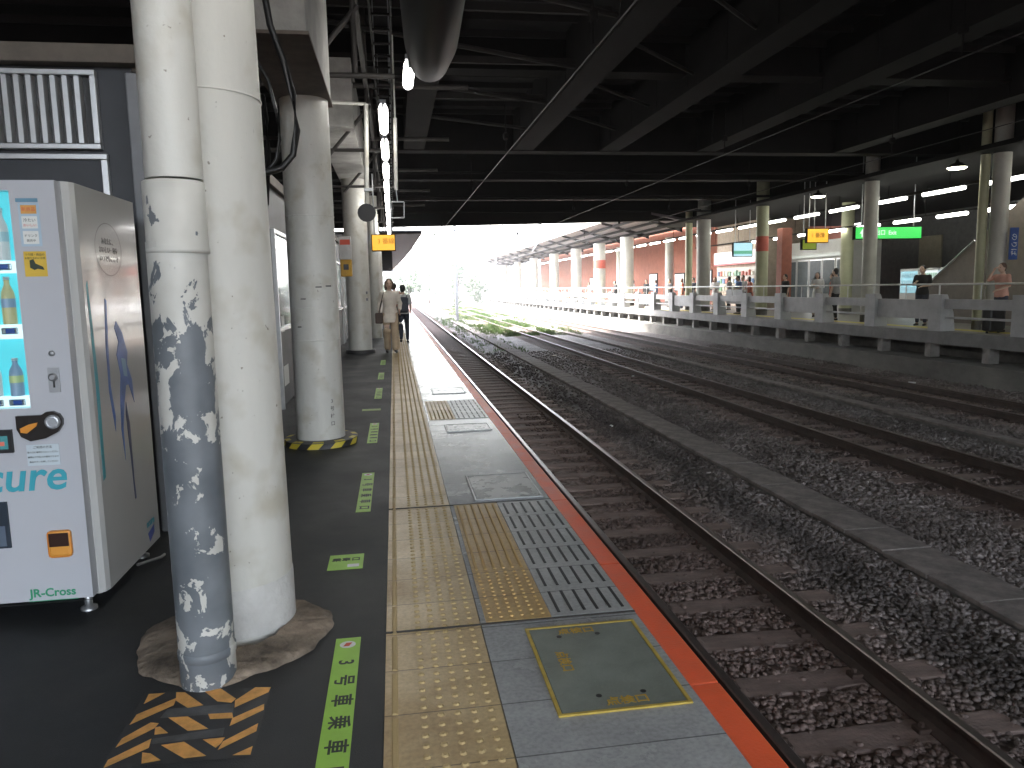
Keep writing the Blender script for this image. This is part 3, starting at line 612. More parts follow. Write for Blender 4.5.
fquad('poster', -1.515, -1.435, 1.632, 1.81, pale); fquad('poster_head', -1.522, -1.437, 1.812, 1.828, mat('poster_bar', (.15, .32, .45), .4))
fquad('poster_picture', -1.505, -1.445, 1.765, 1.80, mat('poster_orange', (.8, .4, .1), .4), .001, .002)
fquad('poster_panel', -1.505, -1.445, 1.705, 1.755, whitem, .001, .002); fquad('poster_panel', -1.505, -1.445, 1.642, 1.695, whitem, .001, .002)
ftext('新商品', -1.475, 1.782, .018, redm); ftext('冷たい', -1.475, 1.738, .016, dk); ftext('おいしい', -1.475, 1.718, .013, redm); ftext('ドリンク', -1.475, 1.675, .013, dk); ftext('発売中', -1.475, 1.655, .012, dk)
fquad('notice', -1.512, -1.425, 1.508, 1.612, yel_s)
ftext('つり銭・商品の', -1.468, 1.598, .011, dk); ftext('お取り忘れに注意', -1.468, 1.583, .010, dk)
q = MB(); q.prism([(-1.49, 1.575), (-1.475, 1.58), (-1.468, 1.562), (-1.44, 1.548), (-1.436, 1.535), (-1.462, 1.54), (-1.474, 1.535), (-1.49, 1.545)], 'y', FY-.0032, FY-.0024); world_part(q.build('pictogram', dk), vm)
q = MB(); q.lathe([(.012, 0), (.012, .006), (.005, .007)], 0, 0, 16); o = q.build('keyhole', steel); o.matrix_world = Matrix.Translation((-1.44, FY, 1.185)) @ Matrix.Rotation(PI/2, 4, 'X'); world_part(o, vm); o.matrix_parent_inverse = Matrix.Translation(-vm.location)
fquad('lock_plate', -1.462, -1.418, 1.02, 1.125, mat('lock_grey', (.38, .39, .41), .35, .4), .008)
q = MB(); q.lathe([(.017, 0), (.017, .012), (.01, .016)], 0, 0, 20); o = q.build('lock', steel); o.matrix_world = Matrix.Translation((-1.44, FY-.008, 1.085)) @ Matrix.Rotation(PI/2, 4, 'X'); o.parent = vm; o.matrix_parent_inverse = Matrix.Translation(-vm.location)
fquad('lock_slot', -1.444, -1.436, 1.04, 1.07, black, .0015, .0082)
# coin unit
q = MB()
pts = [(-1.600, .925), (-1.50, .925), (-1.48, .938), (-1.455, .94), (-1.43, .928), (-1.418, .905), (-1.42, .88), (-1.44, .85), (-1.49, .825), (-1.55, .815), (-1.585, .835), (-1.6, .87)]
q.prism(pts[::-1], 'y', FY-.02, FY-.0004); world_part(q.build('coin_unit', mat('brown_black_plastic', (.022, .018, .016), .25, var=.2)), vm)
q = MB(); q.prism([(-1.585, .872), (-1.55, .888), (-1.515, .895), (-1.52, .88), (-1.56, .85), (-1.583, .855)][::-1], 'y', FY-.024, FY-.0205); world_part(q.build('return_lever', mat('lever_orange', (.75, .30, .04), .35, var=.1)), vm)
q = MB(); q.lathe([(.03, 0), (.03, .008), (.02, .014), (.018, .012)], 0, 0, 24); o = q.build('coin_slot', silver); o.matrix_world = Matrix.Translation((-1.455, FY-.02, .895)) @ Matrix.Rotation(PI/2, 4, 'X'); o.parent = vm; o.matrix_parent_inverse = Matrix.Translation(-vm.location)
fquad('bill_unit', -1.86, -1.625, .768, .868, black, .012)
fquad('bill_screen', -1.84, -1.642, .785, .842, emit('bill_display', (.08, .35, .38), .25), .002, .012)
q = MB(); q.box(-1.72, -1.655, FY-.0165, FY-.0145, .80, .818); world_part(q.build('bill_text', emit('bill_red', (.8, .2, .15), .3)), vm)
fquad('instruction_sticker', -1.578, -1.448, .705, .797, mat('pale_sticker', (.56, .63, .68), .35, var=.05))
for k, t_ in enumerate(('ご利用の方法', '投入口に硬貨を入れてください', '紙幣は千円札のみ使用できます', '商品ボタンを押してください')):
    ftext(t_, -1.513, .784-k*.021, .0125 if k == 0 else .0088, dk)
teal = mat('teal_lettering', (.05, .36, .45), .35, var=.05)
ftext('acure', -1.432, .655, .185, teal, align='RIGHT', shear=.18, bold=.003)
fquad('delivery_port', -2.25, -1.675, .35, .555, mat('port_dark', (.035, .045, .06), .2, var=.1), .008)
fquad('port_flap', -2.23, -1.69, .36, .45, mat('port_flap', (.12, .15, .2), .15, var=.1), .004, .008)
q = MB(); q.bbox(-1.528, -1.432, FY-.016, FY-.0004, .295, .415, .014); world_part(q.build('change_return', mat('return_orange', (.75, .33, .06), .35, var=.05)), vm)
q = MB(); q.bbox(-1.52, -1.44, FY-.019, FY-.0165, .345, .405, .001); world_part(q.build('return_flap', mat('return_dark', (.05, .025, .02), .2)), vm)
ftext('JR-Cross', -1.53, .135, .052, mat('green_lettering', (.03, .30, .15), .4, var=.05), bold=.0012)
q = MB(); q.box(-1.63, -1.43, FY-.0015, FY-.0004, .098, .101); world_part(q.build('underline', mat('green_line', (.03, .30, .15), .4)), vm)
q = MB(); q.box(X0, VX-c-.003, FY-.002, FY-.0002, .125-.012, .117-.012+.003); 
# kick joint
q = MB(); q.box(X0+.001, VX-c-.006, FY-.0012, FY-.0002, .0875, .0905); world_part(q.build('door_gap', black), vm)
for fx, fy in ((VX-.10, VY+.05), (VX-.08, VY+VD-.06), (X0+.1, VY+.05)):
    q = MB(); q.lathe([(.035, .001), (.035, .014), (.016, .02), (.016, .092)], fx, fy, 16); world_part(q.build('foot', steel), vm)
q = MB(); q.tube([(VX-.015, VY+.45, .055), (VX+.05, VY+.62, .03), (VX+.055, VY+.66, .03)], .008, 8); world_part(q.build('foot_bracket', steel), vm)
# side graphics (on the +X face)
SX = VX+.0006
def side_poly(name, pts, mm, lift=0.):   # pts (Y,Z)
    q = MB(); q.prism([(y, z) for y, z in pts], 'x', SX, SX+.0012+lift); return world_part(q.build(name, mm), vm)
tealg = mat('side_teal', (.04, .36, .44), .3, var=.2, vscale=5); bluef = mat('side_blue', (.06, .16, .50), .3, var=.4, vscale=8)
Y_ = VY
q = MB(); n = 48; yc, zc, ra, rb = Y_+.385, 1.64, .17, .125
for k in range(n):
    a0, a1 = 2*PI*k/n, 2*PI*(k+1)/n
    q.add([(SX+.001, yc+ra*math.cos(a), zc+rb*math.sin(a)) for a in (a0, a1)] + [(SX+.001, yc+(ra-.007)*math.cos(a), zc+(rb-.005)*math.sin(a)) for a in (a1, a0)], [(0, 1, 2, 3)])
world_part(q.build('circle_outline', mat('side_grey_ink', (.22, .21, .2), .4)), vm)
for k, t_ in enumerate(('あなたに、', 'おいしい一杯を', 'いつでもここで')):
    world_part(text('lettering', t_, .034, mat('ink_side%d' % k, (.25, .24, .23), .4), frame_m((SX+.001, yc, 1.675-.04*k), (0, 1, 0), (0, 0, 1))), vm)
side_poly('ribbon_graphic', [(Y_+.095, 1.49), (Y_+.11, 1.3), (Y_+.12, 1.0), (Y_+.105, .6), (Y_+.075, .59), (Y_+.085, 1.0), (Y_+.085, 1.3), (Y_+.08, 1.47)], tealg)
side_poly('ribbon_graphic', [(Y_+.30, 1.40), (Y_+.275, 1.2), (Y_+.26, 1.0), (Y_+.29, .85), (Y_+.275, .78), (Y_+.235, .98), (Y_+.245, 1.2), (Y_+.28, 1.41)], bluef)
side_poly('splash_graphic', [(Y_+.40, 1.30), (Y_+.47, 1.24), (Y_+.52, 1.14), (Y_+.50, 1.08), (Y_+.55, 1.0), (Y_+.56, .88), (Y_+.50, .98), (Y_+.46, .98), (Y_+.42, .90), (Y_+.38, .78), (Y_+.37, .62), (Y_+.35, .78), (Y_+.37, .94), (Y_+.40, 1.04), (Y_+.37, 1.14), (Y_+.41, 1.2), (Y_+.37, 1.27)], bluef)
side_poly('splash_graphic', [(Y_+.44, .90), (Y_+.47, .78), (Y_+.465, .5), (Y_+.475, .40), (Y_+.455, .40), (Y_+.445, .6), (Y_+.425, .84)], mat('side_dark_blue', (.04, .06, .16), .3))
side_poly('splash_graphic', [(Y_+.42, 1.12), (Y_+.48, 1.11), (Y_+.49, 1.02), (Y_+.44, 1.03)], mat('side_light_blue', (.2, .4, .6), .3), .0006)
side_poly('corner_logo', [(Y_+.60, .17), (Y_+.70, .19), (Y_+.70, .15), (Y_+.62, .12)], mat('logo_blue', (.08, .12, .45), .35))
world_part(text('lettering', 'acure', .055, teal, frame_m((SX+.001, Y_+.65, .22), (0, 1, 0), (0, 0, 1)), bold=.001), vm)

# ================================================================== STATION BUILDING (left)
wall_grey = mat('wall_panel', (.16, .16, .165), .6, var=.25, vscale=2)
BY, BX = 4.72, -1.42
bd = empty('station_office', (-3.5, 10, 0), 'dark single storey office building behind the vending machine', 'building')
m = MB(); m.box(-8, BX, BY, 34, 0, 2.70); world_part(m.build('wall', slate), bd)
m = MB(); m.bbox(-8, BX+.06, BY-.10, BY-.001, 2.70, 2.80, .006); m.bbox(BX+.001, BX+.06, BY, 34, 2.68, 2.80, .006); world_part(m.build('cornice', mat('brown_beam', (.15, .13, .11), .7, var=.3)), bd)
# louvre vent
m = MB()
for a in ((-4, -1.60, 2.645, 2.675), (-4, -1.60, 2.245, 2.275), (-1.632, -1.60, 2.275, 2.645)): m.bbox(a[0], a[1], BY-.05, BY-.001, a[2], a[3], .004)
lv = m.build('vent_frame', alu); world_part(lv, bd)
m = MB(); m.box(-4, -1.633, BY-.006, BY-.0015, 2.276, 2.644); world_part(m.build('vent_back', black), bd)
m = MB(); x = -1.72
while x > -3.9: m.prism([(x, BY-.007), (x+.008, BY-.045), (x+.034, BY-.045), (x+.042, BY-.007)], 'z', 2.278, 2.642); x -= .062
world_part(m.build('ribbed_vent', alu), bd)
m = MB()
for a in ((-4, -1.575, 2.19, 2.222), (-1.61, -1.575, 0, 2.19)): m.bbox(a[0], a[1], BY-.04, BY-.001, a[2], a[3], .004)
world_part(m.build('door_frame', alu), bd)
m = MB(); m.box(-4, -1.612, BY-.02, BY-.001, 0, 2.188); world_part(m.build('door', slate), bd)
m = MB(); m.bbox(BX-.02, BX+.05, BY-.06, BY+.05, 0, 2.66, .008); world_part(m.build('corner_post', grey_paint), bd)
# side windows along the platform
for i, (y0, y1) in enumerate(((9.4, 12.0), (12.4, 14.6), (18.5, 21), (21.5, 24))):
    m = MB(); w = .05
    for a in ((y0, y0+w, 0, 2.18), (y1-w, y1, 0, 2.18), (y0+w, y1-w, 2.13, 2.18), (y0+w, y1-w, .95, 1.0)): m.bbox(BX+.001, BX+.05, a[0], a[1], a[2], a[3], .004)
    fr = m.build('window', alu); world_part(fr, bd)
    m = MB(); m.box(BX+.012, BX+.018, y0+w, y1-w, 1.0, 2.13); pn = m.build('pane', mat('window_pane', (.22, .27, .3), .08, .3, var=.1)); pn.parent = fr
    m = MB(); m.box(BX+.012, BX+.02, y0+w, y1-w, .02, .95); pn = m.build('lower_panel', wall_grey); pn.parent = fr
    m = MB(); m.box(BX+.021, BX+.026, y0+.3, y0+.55, .93, 1.13); pn = m.build('paper_notice', whitem); pn.parent = fr
    m = MB(); m.box(BX+.021, BX+.024, y0+.3, y0+.7, .25, .5); pn = m.build('paper_notice', wall_grey if i else whitem); pn.parent = fr
# notices projecting between pillars
nt_ = empty('notice_board', at_y(345, 248, 15.2), 'white notice box with red heading fixed between the second and third pillars', 'sign')
p = at_y(345, 248, 15.2)
m = MB(); m.bbox(p.x-.12, p.x+.12, 15.15, 15.25, p.z-.22, p.z+.22, .01); world_part(m.build('box', mat('notice_white', (.55, .54, .53), .5)), nt_)
m = MB(); m.box(p.x-.09, p.x+.10, 15.145, 15.149, p.z+.06, p.z+.16); world_part(m.build('heading', redm), nt_)
p = at_y(346, 268, 15.4)
rt = empty('call_box', p, 'small amber yellow box below the white notice box', 'call box')
m = MB(); m.bbox(p.x-.10, p.x+.12, 15.3, 15.5, p.z-.17, p.z+.17, .02); world_part(m.build('case', mat('amber_case', (.6, .33, .03), .5)), rt)
m = MB(); m.bbox(p.x-.04, p.x+.06, 15.285, 15.299, p.z-.04, p.z+.07, .004); world_part(m.build('face', black), rt)

# ================================================================== OVERHEAD DECK
dk_root = empty('overhead_deck', (10, 20, 5.2), 'dark concrete and steel deck covering the tracks and platforms', 'bridge')
E0, ES = 46.2, -.18   # far edge Y = E0+ES*X
YB = -13.5  # unseen rear edge, set by how much daylight it lets in
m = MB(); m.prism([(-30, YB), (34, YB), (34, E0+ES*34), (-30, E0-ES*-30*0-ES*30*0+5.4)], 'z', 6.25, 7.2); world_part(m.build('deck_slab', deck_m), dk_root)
for gx in (-1.6, .7, 3.72, 6.2, 9.1, 13.4, 17.6, 21.8, 26):
    m = MB(); m.box(gx-.28, gx+.28, YB+.01, 21.3, 5.22, 5.30); m.box(gx-.26, gx-.22, YB+.02, 21.3, 5.30, 6.249); m.box(gx+.22, gx+.26, YB+.02, 21.3, 5.30, 6.249)
    yy = -5
    while yy < 21: m.box(gx-.27, gx+.27, yy, yy+.03, 5.31, 6.24); yy += 1.8
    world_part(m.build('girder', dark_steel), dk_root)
for yb_, z0 in ((-2.5, 5.6), (4.0, 5.6), (9.5, 5.6), (15, 5.55), (21.5, 5.2), (27, 5.2), (32.5, 5.15), (38, 5.2)):
    m = MB(); m.box(-12, 33, yb_-.25, yb_+.25, z0, z0+.08); m.box(-12, 33, yb_-.04, yb_+.04, z0+.08, 6.249)
    world_part(m.build('cross_beam', dark_steel), dk_root)
m = MB(); m.prism([(-20, E0-.5+3.6), (33, E0-.5+ES*33), (33, E0+ES*33), (-20, E0+3.6)], 'z', 5.15, 6.249); world_part(m.build('edge_beam', dark_steel), dk_root)
br_ = MB()
for k in range(9):
    y0 = -4+k*2.6
    br_.tube([(-1.3, y0, 5.35), (3.4, y0+2.2, 5.35)], .04, 6); br_.tube([(3.9, y0+1, 5.5), (6.0, y0+3, 5.5)], .035, 6)
    br_.box(-1.3, 3.44, y0, y0+.08, 5.5, 5.62)
world_part(br_.build('bracing', mat('bracing_steel', (.018, .016, .015), .8, var=.3)), dk_root)
# secondary purlins under the slab
m = MB(); yy = -6
while yy < 21: m.box(-12, 33, yy, yy+.06, 6.12, 6.248); yy += .9
world_part(m.build('purlin', deck_m), dk_root)
m = MB(); m.tube([(-20, 30, 5.0), (33, 30, 5.0)], .05, 8); m.tube([(-20, 24.2, 5.05), (33, 24.2, 5.05)], .04, 8); m.tube([(-20, 35.4, 4.95), (33, 35.4, 4.95)], .04, 8)
world_part(m.build('pipe_run', dark_steel), dk_root)
m = MB(); m.box(15.4, 26.9, -20, 42.9, 4.75, 4.87); world_part(m.build('shade_sheet', mat('shade_sheet_black', (.007, .0065, .0065), .9, spec=.1)), dk_root)  # added ceiling sheet, near black, stands for the darkness above the lamps
# deck piers on far side + left (carry the deck)
# near platform: low soffit truss over platform (side clutter)
rt = empty('roof_truss', (-1, 8, 4.2), 'dark steel truss with diagonal struts above the platform lamps', 'roof truss')
m = MB(); tb = mat('truss_steel', (.05, .045, .042), .6, var=.3)
for k in range(6):
    yt = 8.2+4.2*k
    m.tube([(-2.8, yt, 3.62), (.1, yt, 3.62)], .028, 8); m.tube([(-.95, yt, 3.5), (-.25, yt, 4.3)], .03, 8); m.tube([(-2.8, yt, 4.6), (1.3, yt, 4.6)], .04, 8); m.tube([(-.3, yt, 3.64), (-.3, yt, 6.2)], .03, 8)
for x_ in (-1.0, -.3): m.box(x_-.03, x_+.03, 8, 46, 4.55, 4.68)
split_build(m, 'strut', tb, rt)
# cable tray
rt = empty('cable_tray', (.1, 15, 3.6), 'ladder shaped cable tray running above the row of lamps', 'cable tray')
m = MB()
for x_ in (-.12, .06): m.box(x_, x_+.018, -5, 45, 3.80, 3.86)
yy = -5
while yy < 40: m.box(-.102, .06, yy, yy+.02, 3.81, 3.83); yy += .4
world_part(m.build('ladder', dark_steel), rt)
m = MB()
for k in range(12):
    yy = 2.2+3.6*k
    for x_ in (-.115, .065): m.tube([(x_, yy, 3.85), (x_, yy, 5.25)], .007, 6)
split_build(m, 'hanger_rod', steel, rt)
# tube lamps over near platform
def tube_lamp(x, y, z, L, axis, lab, cat='tube lamp', group=None, mm=None, r=.022, name='tube_lamp'):
    root = empty(name, (x, y, z), lab, cat, group)
    hx, hy = (0, L/2) if axis == 'y' else (L/2, 0)
    m = MB(); m.tube([(-hx, -hy, 0), (hx, hy, 0)], r, 10); m.build('glass_tube', mm, root)
    m = MB(); m.bbox(-max(hx, .035), max(hx, .035), -max(hy+.02, .035), max(hy+.02, .035), r+.004, r+.05, .005)
    m.box(-.014, .014, -hy-.02, -hy-.001, -.02, r+.01); m.box(-.014, .014, hy+.001, hy+.02, -.02, r+.01); m.build('housing', grey_paint, root)
    return root
L0 = None; grp = 'tube lamps in a row above the near platform'
tube_lamp(.22, 7.42, 3.42, .62, 'y', 'short tube lamp hanging under the big black duct, nearest of the row', group=grp, mm=tube_m, r=.05)
for k in range(15):
    yc = 9.25+1.92*k
    lab = '%s tube lamp in the row above the yellow strip' % ORD[k] if k else 'first long tube lamp beyond the duct end'
    if L0 is None: L0 = tube_lamp(-.035, yc, 3.40, 1.15, 'y', lab, group=grp, mm=tube_m, r=.05); c_ = L0
    else:
        c_ = clone(L0, None, (-.035-.004*k, yc, 3.40)); c_['label'] = lab
for k in range(5): 
    c_ = clone(L0, None, (.1, 3.6-1.92*k, 3.40)); c_['label'] = '%s tube lamp overhead before the duct, towards the camera' % ORD[k]
# big duct
rt = empty('air_duct', (.25, 3.5, 2.9), 'fat black pipe hanging overhead with shiny clips', 'duct')
m = MB(); pth = [at_y(433, -120, 3.2), at_y(433, -20, 3.75), at_y(431, 40, 4.4), at_y(429, 62, 4.9)]
m.tube(pth, .15, 24, radii=[.17, .165, .15, .12]); world_part(m.build('duct_body', mat('duct_black', (.018, .018, .019), .45, .0, var=.3)), rt)
m = MB(); m.tube([at_y(450, 10, 4.0), at_y(444, 45, 4.3)], .016, 10); m.tube([at_y(441, 50, 4.5), at_y(437, 58, 4.6)], .018, 10); m.tube([at_y(436, 60, 4.7), at_y(432, 76, 4.75)], .018, 10)
split_build(m, 'clip', steel, rt)
m = MB(); m.tube([at_y(418, 45, 4.5), at_y(420, 66, 4.9)], .045, 12); world_part(m.build('nozzle', black), rt)
m = MB(); m.tube([(.15, 3.4, 3.3), (.15, 3.4, 5.3)], .01, 6); m.tube([(.27, 4.5, 3.15), (.27, 4.5, 5.3)], .01, 6); split_build(m, 'hanger_rod', steel, rt)
# hanging conduits with speaker and camera
rt = empty('hanging_speaker', at_y(367, 213, 10), 'black horn speaker at the foot of a hanging white conduit', 'speaker')
m = MB(); a = at_y(367, 205, 10); b_ = at_y(366, 104, 10); m.tube([a, b_], .03, 10); m.tube([b_, b_+Vector((-.6, 0, .02))], .022, 8); world_part(m.build('conduit', white_paint), rt)
m = MB(); p = at_y(367, 213, 10); m.tube([p+Vector((0, -.13, -.01)), p+Vector((0, -.02, 0)), p+Vector((0, .1, .02)), p+Vector((0, .2, .02))], .1, 16, radii=[.115, .075, .05, .06]); world_part(m.build('horn', black), rt)
m = MB(); q = at_y(368, 190, 10); m.bbox(q.x-.05, q.x+.05, 9.95, 10.05, q.z-.02, q.z+.02, .005); world_part(m.build('bracket', steel), rt)
rt = empty('hanging_camera_bracket', at_y(396, 200, 10), 'white pole with square wire bracket hanging right of the lamps', 'bracket')
m = MB(); a = at_y(396, 190, 10); b_ = at_y(395, 118, 10); m.tube([a, b_], .026, 10); m.tube([b_, Vector((b_.x, 10, 4.6))], .012, 6); world_part(m.build('conduit', white_paint), rt)
m = MB(); c1, c2, c3, c4 = [at_y(*q, 10) for q in ((391, 202), (404, 202), (404, 218), (391, 218))]
for u, v in ((c1, c2), (c2, c3), (c3, c4), (c4, c1), (a, (c1+c2)/2)): m.tube([u, v], .009, 6)
world_part(m.build('wire_frame', steel), rt)
# yellow sign
rt = empty('platform_sign', (-.14, 14, 2.28), 'glowing amber sign hanging over the near platform', 'sign', 'lit amber platform signs')
m = MB(); m.bbox(-.36, .07, 13.95, 14.1, 2.13, 2.43, .01); world_part(m.build('case', dark_steel), rt)
m = MB(); m.box(-.345, .055, 13.944, 13.949, 2.145, 2.415); amber = emit('amber_panel', (1., .48, .04), 1.1); world_part(m.build('panel', amber), rt)
world_part(text('lettering', '3 番線', .11, mat('sign_ink', (.35, .12, .01), .5), frame_m((-.10, 13.941, 2.30), (1, 0, 0), (0, 0, 1))), rt)
m = MB()
for x_ in (-.3, .0): m.tube([(x_, 14.02, 2.43), (x_, 14.02, 3.5)], .012, 6)
split_build(m, 'hanger_rod', steel, rt)

# near canopy beyond deck
rt = empty('platform_canopy', (-2, 80, 4.4), 'long grey canopy roof over the near platform beyond the deck', 'canopy')
m = MB(); ed = [(1.62, 41), (1.40, 59), (1.05, 75), (.64, 91), (.0, 112)]
m.prism([(-7, 41)] + ed + [(-7, 112)], 'z', 4.4, 4.55); world_part(m.build('roof', mat('canopy_grey', (.04, .037, .043), .6, var=.2)), rt)
m = MB(); yy = 44
while yy < 112: m.box(-5, 0, yy, yy+.12, 4.15, 4.399); yy += 5
split_build(m, 'rafter', dark_steel, rt)
m = MB(); m.box(-2.2, -2.0, 41, 112, 0, 4.399); world_part(m.build('back_wall', conc), rt)

# ================================================================== FAR PLATFORM
FX = 14.4
fl = mat('far_platform_floor', (.15, .145, .135), .4, var=.2, vscale=1.5)
s = MB(); s.box(FX, 34, 4, 117, -.3, 0); tag(s.build('far_platform', [fl]), 'opposite platform with a thick concrete rim', kind='structure')
s = MB(); s.box(FX-.02, FX+.35, 4, 117, -.302, .03); tag(s.build('far_platform_kerb', mat('rim_concrete', (.20, .20, .20), .7, var=.3, vscale=2)), 'raised grey concrete rim of the opposite platform', kind='structure')
s = MB(); s.box(FX+1.0, FX+1.4, 4, 117, .0005, .006); tag(s.build('far_tactile_strip', mat('far_yellow', (.55, .48, .10), .6)), 'yellow strip behind the barriers of the opposite platform', kind='structure')
wall_old = mat('stained_wall', (.17, .165, .15), .85, var=.55, vscale=1.1, bump=.4, bscale=14, stretch=(1, .5, 1))
rt = empty('retaining_wall', (13.9, 50, -1.2), 'stained low concrete wall below the opposite platform', 'wall')
m = MB(); m.box(13.9, 15.2, 2, 117, -1.5, -.70); world_part(m.build('wall_face', wall_old), rt)
m = MB(); m.box(15.22, 16, 2, 117, -1.4, -.31); world_part(m.build('recess_back', conc_dark), rt)
m = MB(); m.bbox(14.5, 14.78, 14.38, 14.62, -.699, -.303, .01); b0 = m.build('support_block', conc, None, origin=(14.5, 14.5, -.4)); b0.parent = rt; b0.matrix_parent_inverse = Matrix.Translation(-rt.location)
for k in range(1, 50):
    o = b0.copy(); COL.objects.link(o); o.location = (14.5, 14.5+2.07*k, -.4)
# barriers
bar_m = mat('barrier_grey', (.44, .45, .46), .55, var=.2, vscale=2.5)
rail_w = mat('barrier_rail', (.62, .63, .62), .35, .3, var=.1)
def barrier(kind):
    root = empty('platform_barrier', (0, 0, 0))
    m = MB(); m.prism([(-.02, 0), (.42, 0), (.36, .5), (.16, .98), (-.02, .98)], 'y', -.24, .24); m.build('post', bar_m, root)
    m = MB()
    if kind == 0: m.bbox(.06, .12, .26, 2.55, .30, .84, .01)
    else: m.bbox(.06, .12, .26, 2.55, .60, .86, .01); m.bbox(.08, .11, .26, 2.55, .34, .40, .008)
    m.build('panel', bar_m, root)
    m = MB(); m.tube([(.1, -.1, 1.25), (.1, 2.72, 1.25)], .025, 8); m.tube([(.1, 0, .9), (.1, 0, 1.25)], .02, 8); m.tube([(.1, 1.35, .8), (.1, 1.35, 1.25)], .015, 8); m.build('rail', rail_w, root)
    if kind == 2:
        m = MB(); m.bbox(.20, .26, .6, 2.2, .5, 1.12, .02); m.build('back_board', bar_m, root)
    return root
protos = [barrier(0), barrier(1), barrier(2)]; used = [False]*3
kinds = [1, 0, 1, 0, 1, 2, 1, 0, 1, 0]
for k in range(-1, 34):
    kd = kinds[k % 10] if k >= 0 else 1; y_ = 15.55+2.82*k
    if not used[kd]: o = protos[kd]; used[kd] = True
    else: o = clone(protos[kd])
    o.location = (FX+.06, y_, .03)
    tag(o, '%s grey barrier section on the rim of the opposite platform' % ORD[k+1], 'barrier', 'grey barriers along the opposite platform')
# columns
col_m = mat('far_column', (.46, .46, .42), .5, var=.15, vscale=2)
col_y = mat('far_column_cream', (.45, .46, .30), .5, var=.15, vscale=2)
redband = mat('red_band', (.55, .10, .06), .5, var=.15)
fc = 0
for i, (X_, Y_, r, mm, band) in enumerate(((16.35, 18.5, .22, col_m, 0), (16.2, 23.9, .23, col_m, 0), (16.2, 31.6, .27, col_y, 1), (16.2, 38.0, .36, col_m, 0), (16.2, 40.0, .19, col_y, 0), (16.2, 51.2, .46, col_m, 0), (16.2, 58.3, .46, col_m, 1), (16.2, 66, .46, col_m, 0), (16.2, 75.3, .46, col_m, 0), (16.2, 86.5, .46, col_m, 0), (16.2, 98, .46, col_m, 0), (16.2, 110, .46, col_m, 0),
        (19.4, 30.2, .26, col_y, 0), (16.05, 18.75, .12, col_y, 0), (19.6, 39.6, .38, col_m, 0), (19.6, 52, .3, col_m, 0), (19.6, 64, .3, col_m, 0))):
    inrow = i < 12
    lab = ('%s round column in the row behind the barriers of the opposite platform' % ORD[i]) if inrow else ('cream column behind the green sign', 'slim cream pipe column behind the nearest far column', 'broad column between the kiosk and the brick wall', 'back row column before the brick wall', 'furthest back row column by the brick wall')[i-12]
    if band: lab = ('column with a red band beside the kiosk', 'white column with a red band in the daylit stretch')[0 if i == 2 else 1]
    rt = empty('round_column', (X_, Y_, 0), lab, 'column', 'columns of the opposite platform')
    m = MB(); m.lathe([(r, 0), (r, 6.24 if Y_ < 41 else 4.75)], X_, Y_, 24); world_part(m.build('shaft', mm), rt)
    m = MB(); m.lathe([(r+.003, .0), (r+.003, .25)], X_, Y_, 24); world_part(m.build('base_band', conc_dark), rt)
    if band: m = MB(); m.lathe([(r+.006, 2.8), (r+.006, 3.45)], X_, Y_, 24); world_part(m.build('red_band', redband), rt)
    if i == 0:
        m = MB(); m.box(X_+.05, X_+.30, Y_-.36, Y_-.33, 1.9, 2.75); world_part(m.build('name_plate', mat('blue_plate', (.03, .08, .3), .4)), rt)
        world_part(text('lettering', 'のりば', .2, whitem, frame_m((X_+.17, Y_-.362, 2.3), (0, 0, -1), (1, 0, 0))), rt)
# far lamps
L1 = None
for row, (X_, z_, y0, n, per, Lt) in enumerate(((17.6, 4.22, 19.15, 34, 2.72, 1.85), (19.1, 3.60, 18.65, 9, 2.32, 1.4))):
    for k in range(-2, n):
        lab = '%s tube lamp in the %s row over the opposite platform' % (ORD[k+2], ('front', 'back')[row]); yy = y0+.4+per*k
        if L1 is None or (row == 1 and k == -2): L1 = tube_lamp(X_, yy, z_, Lt, 'y', lab, group='tube lamps over the opposite platform', mm=tube_far, r=.06); c_ = L1
        else: c_ = clone(L1, None, (X_, yy, z_))
        c_['label'] = lab
# lamp carrying rails
rt = empty('lamp_rail', (17.6, 40, 4.3), 'long dark rail carrying the lamps of the opposite platform', 'rail')
m = MB(); m.box(17.55, 17.65, 12, 112, 4.275, 4.36); m.box(19.05, 19.15, 12, 46, 3.66, 3.72)
for k in range(12): m.tube([(17.6, 13+3*k, 4.3), (17.6, 13+3*k, 6.25)], .012, 6); m.tube([(19.1, 13+3*k, 3.7), (19.1, 13+3*k, 6.25)], .012, 6)
world_part(m.build('channel', dark_steel), rt)
warm = emit('warm_dome', (1., .95, .70), 2, lamp=True)
for i, (px, py, z_, lab) in enumerate(((957, 167, 4.55, 'round pendant lamp above the nearest far column'), (818, 196, 4.55, 'round pendant lamp above the amber sign of the opposite platform'), (730, 245+0, 0, ''))):
    if not lab: continue
    p = at_z(px, py, z_); rt = empty('pendant_lamp', p, lab, 'pendant lamp', 'round pendant lamps')
    m = MB(); m.lathe([(.26, -.02), (.27, .0), (.12, .10), (.05, .13), (.02, .6), (.02, 6.2-z_)], 0, 0, 20); m.build('shade', dark_steel, rt)
    m = MB(); m.lathe([(.05, -.06), (.2, -.055), (.25, -.021)], 0, 0, 20); m.build('bulb', warm, rt)
